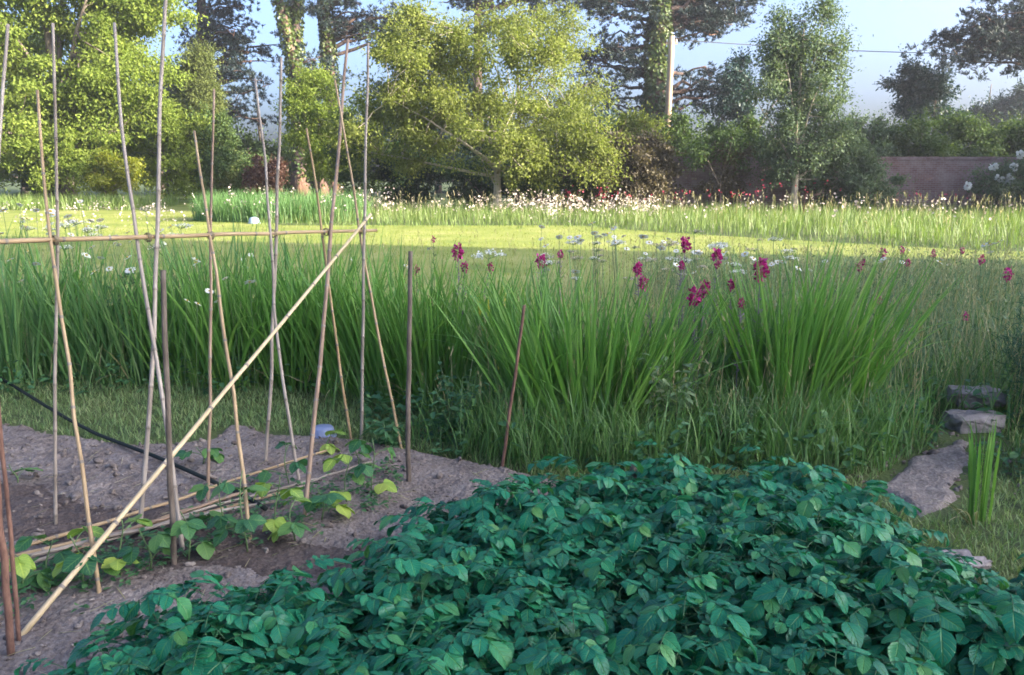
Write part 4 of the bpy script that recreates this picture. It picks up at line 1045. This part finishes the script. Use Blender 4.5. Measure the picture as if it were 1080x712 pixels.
def tree(name, label, cat, x, y, H, r0, fork, ells, cr, per, L, W, leaf, bark, group=None, nl=7, flat=.65, lean=(0, 0), tr_top=None, droop=.2, ivy=0, crown='crown', trunk='trunk', thin=.016, wob=.03, shoots=4):
    e = empty(name, (x, y, 0), label, cat, group)
    C = clumps_in(ells)
    C = C[C[:, 2] > .15]
    skeleton(C, H, r0, fork, nl, lean, tr_top, thin=thin, wob=wob).build(trunk, M[bark], e)
    crown_leaves(C, cr, per, L, W, flat, droop, shoots=shoots).build(crown, M[leaf], e)
    if ivy:
        n = ivy; z = R.random(n)**.9*H*.62; th = R.uniform(0, 6.28, n); rr = r0*(1.0-.5*z/H)*R.uniform(1.0, 1.28, n)*(1+.15*np.sin(z*1.7+th*2))
        tx = np.interp(z, [0, H*.8], [0, lean[0]]); m = MB()
        leaves(m, np.stack([tx+rr*np.cos(th), rr*np.sin(th), z], 1), np.stack([np.cos(th)*.5, np.sin(th)*.5, -.6+0*th], 1)+R.normal(0, .4, (n, 3)), np.stack([np.cos(th), np.sin(th), .3+0*th], 1)+R.normal(0, .3, (n, 3)), .17, .15)
        m.build('ivy', M['ivy'], e)
    return e

def span(px0, px1, py0, py1, Y):
    """ellipsoid (local x offset returned as world) that fills a picture rectangle at distance Y"""
    a = at(px0, py1, Y); b = at(px1, py0, Y)
    return (a[0]+b[0])/2, (a[2]+b[2])/2, (b[0]-a[0])/2, (b[2]-a[2])/2
def E(bx, by, px0, px1, py0, py1, Y, n, ry=None):
    cx, cz, rx, rz = span(px0, px1, py0, py1, Y)
    return (cx-bx, Y-by, cz, rx, ry or rx*.8, rz, n)

# central small tree in sun
bx, by = gnd(525, 222)[0], 33.5
tree('small_garden_tree', 'sunlit olive green spreading tree with pale trunk in the middle of the border', 'tree', bx, by, 7.2, .17, 1.0,
     [E(bx, by, 372, 520, 25, 140, 33.5, 62), E(bx, by, 460, 600, 25, 110, 33.5, 30), E(bx, by, 440, 640, 85, 190, 33, 60), E(bx, by, 545, 662, 110, 200, 33, 34), E(bx, by, 345, 500, 105, 180, 34, 34), E(bx, by, 400, 480, 5, 70, 33.5, 18)],
     .6, 250, .12, .07, 'apple_leaf', 'palebark', nl=10, flat=.7, tr_top=4.2, thin=.022)
bx2 = at(548, 100, 38)[0]
tree('airy_tree', 'tall airy tree with thin twigs rising behind the spreading olive tree', 'tree', bx2, 38, 9.6, .14, 2.0,
     [E(bx2, 38, 535, 625, 5, 90, 38, 34), E(bx2, 38, 490, 560, -5, 60, 38, 16), E(bx2, 38, 560, 650, 70, 150, 38, 22)], .6, 170, .12, .06, 'apple_leaf', 'bark', nl=9, flat=.8, tr_top=7.5)
# left big lime tree and its neighbours
bx = at(70, 200, 42)[0]
tree('lime_tree', 'big bright lime green tree filling the upper left corner', 'tree', bx, 42, 16, .35, 2.0,
     [E(bx, 42, -110, 90, -60, 90, 42, 80), E(bx, 42, 40, 190, -80, 60, 42, 60), E(bx, 42, -60, 140, 60, 165, 41, 60), E(bx, 42, 60, 175, 40, 120, 41, 36), E(bx, 42, -90, 20, 120, 185, 41, 26)],
     .95, 480, .15, .10, 'lime_leaf', 'bark', nl=11, flat=.5, droop=.5)
bx = at(45, 200, 39)[0]
tree('laurel_bush', 'dark trunked green bush under the big lime tree at the left', 'bush', bx, 39.5, 3.0, .10, .4, [E(bx, 39.5, -10, 100, 130, 198, 39.5, 44)], .55, 240, .15, .08, 'lime_leaf', 'bark', nl=7, tr_top=1.8)
bx = at(122, 195, 41)[0]
tree('golden_bush', 'golden yellow bush in front of the green thicket at the left', 'bush', bx, 40, 2.2, .06, .3, [E(bx, 40, 92, 152, 165, 205, 40, 26)], .42, 260, .12, .075, 'yellow_leaf', 'bark', nl=6, tr_top=1.2)
for (p0, p1, q0, q1, Y, mt, lb, n) in ((140, 215, 95, 207, 43, 'lime_leaf', 'rounded light green bush behind the golden bush', 60), (195, 250, 120, 208, 44, 'hedge_leaf', 'green bush at the foot of the feathery cypress', 40),
                                     (-70, 30, 140, 203, 46, 'lime_leaf', 'light green thicket bush at the left edge under the lime tree', 40), (20, 90, 150, 204, 47, 'hedge_leaf', 'darker green thicket bush under the middle of the lime tree', 34),
                                     (205, 300, 165, 208, 47, 'hedge_leaf', 'low green thicket bush behind the copper leaved bush', 40),
                                     (75, 150, 110, 200, 44, 'lime_leaf', 'light green thicket bush between lime tree and golden bush', 40)):
    bx = at((p0+p1)/2, 200, Y)[0]
    tree('thicket_bush', lb, 'bush', bx, Y, 4, .08, .4, [E(bx, Y, p0, p1, q0, q1, Y, n)], .6, 260, .15, .085, mt, 'bark', nl=7, tr_top=2.4)
bx = at(210, 200, 45)[0]
tree('cypress_tree', 'feathery olive coloured cypress beside the big lime tree', 'tree', bx, 45, 9, .16, .4,
     [E(bx, 45, 196, 226, 45, 100, 45, 22), E(bx, 45, 188, 240, 85, 160, 45, 38), E(bx, 45, 185, 245, 130, 205, 45, 36)], .6, 330, .16, .05, 'cypress', 'bark', nl=8, flat=1.0)
bx = at(278, 200, 44)[0]
tree('copper_bush', 'reddish brown copper leaved bush between two canes at the back', 'bush', bx, 44, 2.6, .06, .3, [E(bx, 44, 255, 302, 163, 208, 44, 26)], .4, 260, .13, .08, 'copper', 'bark', nl=6, tr_top=1.4)
for (p0, p1, q0, q1, Y, mt, lb, n) in ((302, 372, 70, 205, 40, 'lime_leaf', 'light green tall bush left of the spreading olive tree', 70), (350, 410, 105, 208, 37, 'hedge_leaf', 'mid green bush under the left side of the spreading tree', 40),
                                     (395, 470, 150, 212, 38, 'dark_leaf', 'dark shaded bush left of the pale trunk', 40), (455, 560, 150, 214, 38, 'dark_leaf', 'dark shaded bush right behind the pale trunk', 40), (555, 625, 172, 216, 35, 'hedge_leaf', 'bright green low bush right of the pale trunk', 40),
                                     (628, 715, 140, 216, 34, 'brown_leaf', 'bronze leaved shrub with golden tips against the wall', 56),
                                     (640, 700, 125, 165, 36.6, 'apple_leaf', 'olive green shrub below the ivy clad pine', 24)):
    bx = at((p0+p1)/2, 200, Y)[0]
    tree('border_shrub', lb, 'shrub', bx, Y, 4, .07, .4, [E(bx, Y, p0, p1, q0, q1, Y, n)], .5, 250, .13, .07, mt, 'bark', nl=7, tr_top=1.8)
bx = at(238, 200, 41)[0]
# right: grey-green tree
bx, by = at(838, 200, 33)[0], 33.0
tree('grey_green_tree', 'tall narrow grey green tree standing before the brick wall', 'tree', bx, by, 8.5, .13, 1.3,
     [E(bx, by, 802, 850, 15, 90, 33, 22), E(bx, by, 835, 895, -5, 80, 33, 26), E(bx, by, 792, 908, 60, 125, 33, 40), E(bx, by, 798, 905, 100, 180, 33, 44), E(bx, by, 840, 915, 120, 165, 33, 16), E(bx, by, 795, 880, 150, 196, 33, 20)], .5, 180, .115, .06, 'birch_leaf', 'palebark', nl=10, flat=.9, tr_top=7)
for (p0, p1, q0, q1, Y, mt, lb, n) in ((725, 800, 150, 222, 33.8, 'brown_leaf', 'low dark shrub with bare stems leaning on the wall, left of the grey green tree', 16), (720, 800, 135, 178, 33.4, 'hedge_leaf', 'yellowish green drooping shrub on the wall, left of the grey green tree', 16),
                                     (845, 948, 160, 222, 33.6, 'birch_leaf', 'wide grey green shrub at the wall, right of the grey green tree', 60)):
    bx = at((p0+p1)/2, 200, Y)[0]
    tree('wall_shrub', lb, 'shrub', bx, Y, 3, .06, .3, [E(bx, Y, p0, p1, q0, q1, Y, n)], .45, 240, .11, .06, mt, 'bark', nl=7, tr_top=1.5)
for (p0, p1, q0, q1, Y, mt, lb, n) in ((690, 765, 122, 175, 37.5, 'hedge_leaf', 'dark green bush rising over the wall below the telegraph pole', 40), (745, 830, 125, 180, 38, 'hedge_leaf', 'green bush over the wall between pole and grey green tree', 40),
                                     (930, 1000, 128, 180, 38, 'hedge_leaf', 'green bush over the bare brick, left one', 46), (975, 1050, 122, 180, 38.5, 'hedge_leaf', 'green bush over the bare brick, centre one', 46), (1035, 1110, 118, 182, 39, 'hedge_leaf', 'green bush over the wall at the right edge', 46),
                                     (880, 945, 120, 178, 38, 'birch_leaf', 'grey green bush over the wall just right of the tall tree', 36)):
    bx = at((p0+p1)/2, 200, Y)[0]
    tree('wall_top_bush', lb, 'bush', bx, Y, 4.4, .09, .8, [E(bx, Y, p0, p1, q0, q1+25, Y, n)], .55, 260, .13, .08, mt, 'bark', nl=7, tr_top=2.6)
# white rose on wall
bx, by = at(1056, 205, 33.6)[0], 33.6
e = tree('rose_bush', 'white flowering rose bush in front of the wall at the right edge', 'rose bush', bx, by, 2.4, .04, .3, [E(bx, by, 1025, 1095, 168, 225, by, 46)], .36, 200, .09, .06, 'birch_leaf', 'bark', nl=7, tr_top=1.3)
m = MB()
for (px, py) in ((1066, 187), (1062, 194), (1076, 163), (1054, 188), (1074, 200), (1020, 196), (1048, 176), (1070, 176), (1085, 185)):
    p = at(px, py, 33.15) - np.array([bx, by, 0]); k = 26; d = sph_dirs(k); leaves(m, p+d*.06, d, sph_dirs(k), .13, .13)
m.build('blossoms', M['white'], e)

# pines
def pine(px_base, Y, H, r0, rects, label, ivy=0, lean=(0, 0), fork=8, dens=1.5):
    """tall pine: bare trunk, crooked boughs, and along each bough separate tufted clouds of needles"""
    bx = at(px_base, 190, Y)[0]
    e = empty('pine_tree', (bx, Y, 0), label, 'pine')
    wood, C, cs = MB(), [], []
    t = np.linspace(0, 1, 14); top = np.array([lean[0], lean[1], H*.97])
    tr = np.outer(t, top) + np.stack([.12*np.sin(t*7+px_base), .1*np.cos(t*5), 0*t], 1)*t[:, None]
    wood.tube(tr, r0*(1+.4*np.exp(-t*16))*(1-.72*t), 12)
    for (p0, p1, q0, q1, n, dy) in rects:
        cx, cz, rx, rz = span(p0, p1, q0, q1, Y+dy)
        nb = max(2, int(round(n/3.2*dens)))
        for b in range(nb):
            d = sph_dirs(1)[0]*R.random()**.35
            end = np.array([cx-bx+d[0]*rx, dy+d[1]*rx*.7, cz+d[2]*rz])
            hz = np.clip(end[2]-abs(end[0])*R.uniform(-.05, .35), fork*.75, H*.9)
            f = hz/(H*.97); a = np.array([np.interp(f, t, tr[:, k]) for k in range(3)])
            u = np.linspace(0, 1, 9); ln = np.linalg.norm(end-a)
            cv = a+(end-a)*u[:, None] + np.array([0, 0, 1])*(np.sin(np.pi*u)*ln*R.uniform(-.03, .12))[:, None] + R.normal(0, .03*ln, (9, 3))*np.sin(np.pi*u)[:, None]
            wood.tube(cv, np.maximum(min(.03*ln+.02, .14)*(1-.85*u), .016), 6)
            m_ = max(4, int(ln*1.3)); uu = R.uniform(max(.3, 1-3.0/max(ln, 3.3)), 1.04, m_)
            for w_ in uu:
                c0 = np.array([np.interp(w_, u, cv[:, k]) for k in range(3)]); off = R.normal(0, 1, 3)*np.array([.75, .7, .4])
                C.append(c0+off); cs.append(R.uniform(.45, .95)); wood.tube([c0, c0+off*.5+[0, 0, .05], c0+off], [.03, .022, .014], 4, cap=False)
    C = np.array(C); cs = np.array(cs); n = len(C)
    # every cloud is a handful of tufts, each tuft a burst of needles
    nt_ = 17; ti = np.repeat(np.arange(n), nt_)
    T = C[ti] + sph_dirs(n*nt_)*(R.random((n*nt_, 1))**.45)*cs[ti][:, None]*np.array([1.05, 1.05, .55])
    axis = nrm((T-C[ti])*np.array([1, 1, .6])/cs[ti][:, None] + np.array([0, 0, .55]) + R.normal(0, .25, T.shape))
    q = 15; k = np.repeat(np.arange(len(T)), q)
    D = nrm(axis[k]*.75 + R.normal(0, .5, (len(k), 3)))
    fo = MB(); leaves(fo, T[k]-axis[k]*.06, D, sph_dirs(len(k)), R.uniform(.17, .30, len(k)), R.uniform(.028, .045, len(k)), fold=.1, droop=.05)
    wood.build('trunk', M['pinebark'], e); fo.build('crown', M['needle'], e)
    if ivy:
        z = R.random(ivy)**.9*H*.62; th = R.uniform(0, 6.28, ivy); rr = r0*(1.0-.5*z/H)*R.uniform(1.0, 1.28, ivy)*(1+.15*np.sin(z*1.7+th*2))
        tx = [np.interp(z, tr[:, 2], tr[:, k]) for k in (0, 1)]; m = MB()
        leaves(m, np.stack([tx[0]+rr*np.cos(th), tx[1]+rr*np.sin(th), z], 1), np.stack([np.cos(th)*.5, np.sin(th)*.5, -.6+0*th], 1)+R.normal(0, .4, (ivy, 3)), np.stack([np.cos(th), np.sin(th), .3+0*th], 1)+R.normal(0, .3, (ivy, 3)), .2, .17)
        m.build('ivy', M['ivy'], e)
    return e
pine(212, 55, 19, .50, [(180, 280, -60, 25, 34, 0), (185, 275, 20, 48, 20, 0), (235, 320, 40, 75, 12, 1), (240, 285, 75, 108, 10, 0), (245, 285, 105, 135, 8, -1), (195, 225, 60, 120, 8, 0), (200, 330, -120, -30, 30, 0)], 'dark pine with drooping clumps behind the feathery cypress', lean=(1.2, 0))
pine(340, 52, 20, .42, [(290, 420, -90, -12, 30, 0), (335, 400, -20, 20, 8, 0), (325, 350, 60, 110, 6, 0)], 'leaning pine with reddish bark, its stem slanting up to the left', lean=(-3.4, 0), ivy=1800)
pine(316, 55, 20, .52, [(280, 400, -100, -20, 26, 0), (320, 345, 40, 90, 6, 0)], 'upright reddish pine between the leaning stem and the dark stem', lean=(.4, 0), ivy=2200)
pine(352, 56, 20, .50, [(330, 470, -60, 10, 30, 0), (350, 420, 0, 40, 12, 0), (400, 470, 10, 60, 10, 0)], 'dark ivied pine stem left of the spreading olive tree', ivy=2400)
pine(505, 58, 20, .40, [(420, 540, -60, 25, 34, 0), (540, 640, -40, 40, 24, 0)], 'dark pine mostly hidden behind the airy tree top')
pine(688, 50, 20, .66, [(722, 800, -25, 28, 34, 1), (728, 795, 15, 52, 14, 1), (585, 660, -30, 22, 20, 1), (590, 655, 35, 72, 16, 1), (618, 655, 74, 110, 8, 2), (724, 775, 76, 110, 14, 2)], 'ivy clad pine with a massive trunk behind the telegraph pole', ivy=5200, lean=(.2, 0), fork=6)
pine(1150, 46, 17, .45, [(1010, 1090, 10, 60, 24, 0), (980, 1030, 35, 62, 8, 0), (1040, 1140, -60, 20, 30, 0), (1090, 1220, -80, 60, 40, 0), (1120, 1250, 60, 160, 30, 0)], 'pine reaching in with dark branches at the top right corner')
# unseen trees added right of the frame to put the wall in shade
for (x_, y_, lb) in ((24.5, 28.6, 'broad dark leaved tree beyond the right edge, nearest of three added to shade the wall'), (25.5, 31.4, 'broad dark leaved tree beyond the right edge, middle of three added to shade the wall'), (27.5, 33.2, 'broad dark leaved tree beyond the right edge, rearmost of three added to shade the wall')):
    tree('wall_shade_tree', lb, 'tree', x_, y_, 8.5, .22, 1.6, [(0, 0, 4.8, 2.0, 1.5, 3.4, 60), (0, 0, 2.2, 1.6, 1.2, 1.8, 24)], .7, 260, .17, .1, 'hedge_leaf', 'bark', nl=8, tr_top=6.5)
# far right trees
bx = at(980, 190, 50)[0]
tree('dark_sparse_tree', 'sparse bluish dark tree behind the green bushes at the right', 'tree', bx, 50, 9, .14, 2, [E(bx, 50, 945, 1010, 70, 140, 50, 40), E(bx, 50, 935, 975, 65, 100, 50, 10), E(bx, 50, 985, 1030, 105, 150, 50, 16)], .55, 160, .2, .1, 'blue_leaf', 'bark', nl=9)
bx = at(785, 190, 47)[0]
tree('dark_sparse_tree', 'small bluish dark tree left behind the grey green tree', 'tree', bx, 47, 8, .13, 2, [E(bx, 47, 750, 800, 60, 150, 47, 30), E(bx, 47, 800, 850, 30, 110, 47, 22)], .6, 150, .2, .1, 'blue_leaf', 'bark', nl=9)
for (p0, p1, q0, Y, lb) in ((1010, 1060, 105, 75, 'far dark conifer behind the bushes, shorter left one'), (1045, 1110, 92, 72, 'far dark conifer behind the bushes at the right edge')):
    bx = at((p0+p1)/2, 190, Y)[0]
    tree('far_conifer', lb, 'tree', bx, Y, 11, .2, .5, [E(bx, Y, p0+12, p1-12, q0, q0+40, Y, 20), E(bx, Y, p0, p1, q0+25, 190, Y, 44)], 1.0, 260, .35, .12, 'blue_leaf', 'bark', nl=8, flat=.7)
# backdrop trees filling the gaps low behind the middle and left
for (p0, p1, q0, Y, mt, lb) in ((395, 530, 60, 62, 'blue_leaf', 'dark far tree behind the spreading olive tree'), (560, 690, 118, 60, 'blue_leaf', 'dark far tree behind the airy tree, low'), (225, 330, 150, 60, 'hedge_leaf', 'low green far tree in the gap behind the copper bush'), (-60, 110, 20, 58, 'hedge_leaf', 'dark green far tree behind the lime tree'), (110, 230, 60, 58, 'hedge_leaf', 'dark green far tree behind the cypress')):
    bx = at((p0+p1)/2, 190, Y)[0]
    tree('far_tree', lb, 'tree', bx, Y, 9, .2, 1, [E(bx, Y, p0, p1, q0, 200, Y, 60)], 1.1, 240, .28, .16, mt, 'bark', nl=9)

# ------------------------------------------------------------------ wall, pole, wire, garden bits
e = empty('garden_wall', (0, 0, 0), 'old brick garden wall running along the back at the right', 'wall')
mb = MB(); xa, xb = 1.0, 46.0
mb.box(((xa+xb)/2, 35.0, 1.02), (xb-xa, .34, 2.04)); mb.build('brickwork', M['brick'], e, smooth=False)
mb = MB(); x = xa
while x < xb:
    w = R.uniform(.21, .24); mb.box((x+w/2, 35.0+R.normal(0, .006), 2.09+R.normal(0, .006)), (w-.008, .40, .11)); x += w
mb.build('coping', M['brick'], e, smooth=False)

pb = at(701, 190, 45)
e = empty('telegraph_pole', (pb[0], 45, 0), 'plain wooden telegraph pole beside the ivy clad pine', 'pole')
h = at(703, 38, 45)[2]; t = np.linspace(0, 1, 8)
mb = MB(); mb.tube(np.stack([.12*t, 0*t, h*t], 1), .19-.05*t, 14); mb.build('pole_shaft', M['polewood'], e)
mb = MB(); mb.box((.12, 0, h-.35), (.6, .09, .1)); mb.build('cross_arm', M['polewood'], e, smooth=False)
for sx in (-.23, .23):
    mb = MB(); mb.tube([(.12+sx, 0, h-.30), (.12+sx, 0, h-.24), (.12+sx, 0, h-.2), (.12+sx, 0, h-.16)], [.02, .045, .035, .02], 8); mb.build('insulator', M['whitepaint'], e)
A = np.array([pb[0]+.35, 45, h-.18]); B = at(1180, 54, 52); u = np.linspace(0, 1, 30)
P = A+(B-A)*u[:, None]; P[:, 2] -= np.sin(np.pi*u)*.35
mb = MB(); mb.tube(P, .022, 5); tag(mb.build('telephone_wire', M['wire']), 'thin dark wire sagging across the sky to the right of the pole', 'wire')
# far pole that carries the other end
q = B
e = empty('telegraph_pole', (B[0], B[1], 0), 'wooden pole carrying the far end of the wire, beyond the right edge', 'pole')
mb = MB(); mb.tube([(0, 0, 0), (0, 0, B[2]+.2)], [.18, .14], 12); mb.build('pole_shaft', M['polewood'], e)

p = gnd(198, 209)
e = empty('garden_table', (p[0], p[1], 0), 'small white garden table at the back of the left lawn', 'table')
mb = MB(); th = np.linspace(0, 6.283, 20, endpoint=False); mb.tube([(0, 0, .70), (0, 0, .705), (0, 0, .745), (0, 0, .75)], [.48, .5, .5, .48], 24); mb.build('table_top', M['whitepaint'], e)
for k in range(3):
    a = k*2.094+.4; mb = MB(); mb.tube([(math.cos(a)*.1, math.sin(a)*.1, .7), (math.cos(a)*.38, math.sin(a)*.38, 0)], .022, 8); mb.build('leg', M['whitepaint'], e)
def pot(px, py, r, h, mt, label, name='flower_pot', cat='pot'):
    p = gnd(px, py); e = empty(name, p, label, cat)
    mb = MB(); mb.tube([(0, 0, 0), (0, 0, h*.8), (0, 0, h*.8), (0, 0, h), (0, 0, h), (0, 0, h*.9)], [r*.7, r*.95, r*1.08, r*1.1, r*.95, r*.9], 20); mb.build('pot_body', M[mt], e)
    k = 30; d = sph_dirs(k); mb = MB(); leaves(mb, np.array([0, 0, h])+np.abs(d)*np.array([1, 1, 1])*r*.5*np.sign(d+np.array([0, 0, 9])), d+np.array([0, 0, .6]), sph_dirs(k), r*1.2, r*.5); mb.build('plant', M['hedge_leaf'], e)
pot(170, 209, .22, .3, 'terracotta', 'terracotta flower pot left of the white garden table')
p = gnd(268, 236); e = empty('plastic_dome', p, 'pale blue upturned tub lying on the sunny lawn', 'tub')
mb = MB(); mb.tube([(0, 0, 0), (0, 0, .1), (0, 0, .17), (0, 0, .2), (0, 0, .205)], [.17, .16, .13, .07, .001], 20, cap=False); mb.build('tub_body', M['paleblue'], e)
mb = MB(); mb.tube([(0, 0, .0), (0, 0, .01), (0, 0, .03), (0, 0, .04)], [.17, .19, .19, .17], 20, cap=False); mb.build('rim', M['paleblue'], e)

# ------------------------------------------------------------------ unseen house inferred from shadow edge; size, place, white walls shaped for light
e = empty('house', (36, -19.3, 0), 'unseen large white house far to the right, shaped to shade the vegetable beds and raise the fill light', 'house')
wx, wy, eh, rh = 12.0, 20.5, 14.0, 20.0
mb = MB()
v = [(0, 0, 0), (wx, 0, 0), (wx, wy, 0), (0, wy, 0), (0, 0, eh), (wx, 0, eh), (wx, wy, eh), (0, wy, eh), (wx/2, 0, rh), (wx/2, wy, rh)]
mb.add(v, [np.array([[0, 3, 7, 4], [1, 5, 6, 2]]), np.array([[0, 4, 8, 5, 1]]), np.array([[3, 2, 6, 9, 7]])]); mb.build('wall', M['whitepaint'], e, smooth=False)
mb = MB(); o_ = .35; s_ = (rh-eh)/(wx/2)
for sg in (0, 1):
    xe, xr = (-o_, wx/2) if sg == 0 else (wx+o_, wx/2); ze = eh-o_*s_
    q = [(xe, -.2, ze+.06), (xr, -.2, rh+.06), (xr, wy+.2, rh+.06), (xe, wy+.2, ze+.06), (xe, -.2, ze+.2), (xr, -.2, rh+.2), (xr, wy+.2, rh+.2), (xe, wy+.2, ze+.2)]
    mb.add(q, np.array([[0, 3, 2, 1], [4, 5, 6, 7], [0, 1, 5, 4], [1, 2, 6, 5], [2, 3, 7, 6], [3, 0, 4, 7]]))
rf = mb.build('roof', M['slate'], e, smooth=False)
mb = MB(); mb.box((wx/2, 5, rh+.6), (.7, 1.1, 1.8)); mb.box((wx/2, 5, rh+1.55), (.85, 1.25, .12)); mb.build('chimney', M['brick'], rf, smooth=False)
for yy in (2.5, 7.5, 13, 18):
    for zz in (1.6, 4.8, 8.0, 11.2):
        mb = MB()
        for (c, s) in (((-.03, yy, zz+.65), (.1, 1.3, .1)), ((-.03, yy, zz-.65), (.1, 1.3, .1)), ((-.03, yy-.6, zz), (.1, .1, 1.2)), ((-.03, yy+.6, zz), (.1, .1, 1.2)), ((-.03, yy, zz), (.08, .06, 1.2))): mb.box(c, s)
        w_ = mb.build('window', M['whitepaint'], e, smooth=False)
        mb = MB(); mb.box((-.015, yy, zz), (.02, 1.1, 1.2)); mb.build('pane', M['glass'], w_, smooth=False)

# ------------------------------------------------------------------ light
AZ, EL = 110.0, 19.0          # sun: compass angle clockwise from +Y, elevation
S = Vector((math.sin(rad(AZ))*math.cos(rad(EL)), math.cos(rad(AZ))*math.cos(rad(EL)), math.sin(rad(EL))))
sd = bpy.data.lights.new('sun', 'SUN'); sd.energy = 4.5; sd.angle = rad(.5); sd.color = (1.0, .89, .68)
so = bpy.data.objects.new('sun', sd); col.objects.link(so); so.rotation_euler = S.to_track_quat('Z', 'Y').to_euler()
w = bpy.data.worlds.new('World'); scene.world = w; w.use_nodes = True
nt = w.node_tree; bg = nt.nodes['Background']
sky = nt.nodes.new('ShaderNodeTexSky'); sky.sky_type = 'NISHITA'; sky.sun_disc = False
sky.sun_elevation = rad(EL); sky.sun_rotation = rad(AZ); sky.air_density = .55; sky.dust_density = 6.0; sky.ozone_density = 3.2
nt.links.new(sky.outputs[0], bg.inputs[0]); bg.inputs[1].default_value = .15

# thin scattering volume added to lift the far blacks, standing in for lens veil
hm, hn, ho = newmat('veil_volume'); pv = hn.nodes.new('ShaderNodeVolumePrincipled')
pv.inputs['Density'].default_value = .0007; pv.inputs['Color'].default_value = (.93, .93, 1, 1); pv.inputs['Anisotropy'].default_value = .3
hn.links.new(pv.outputs[0], ho.inputs['Volume'])
mb = MB(); mb.box((0, 37.5, 14), (224, 179, 30)); tag(mb.build('veil_haze', hm, smooth=False), kind='stuff')

cam = bpy.data.cameras.new('camera'); co = bpy.data.objects.new('camera', cam); col.objects.link(co)
cam.sensor_width = 36; cam.lens = 36*F/1080; cam.clip_end = 2000; cam.clip_start = .05
co.location = (0, 0, EYE); co.rotation_euler = (math.pi/2-PITCH, 0, 0)
scene.camera = co
scene.view_settings.view_transform = 'Standard'; scene.view_settings.look = 'None'
scene.view_settings.exposure = 2.27; scene.view_settings.gamma = 1
scene.render.engine = 'CYCLES'
c = scene.cycles
c.use_denoising = True; c.max_bounces = 6; c.diffuse_bounces = 4; c.glossy_bounces = 2; c.transmission_bounces = 4; c.transparent_max_bounces = 4
c.sample_clamp_indirect = 8; c.volume_bounces = 0; c.filter_width = 1.7
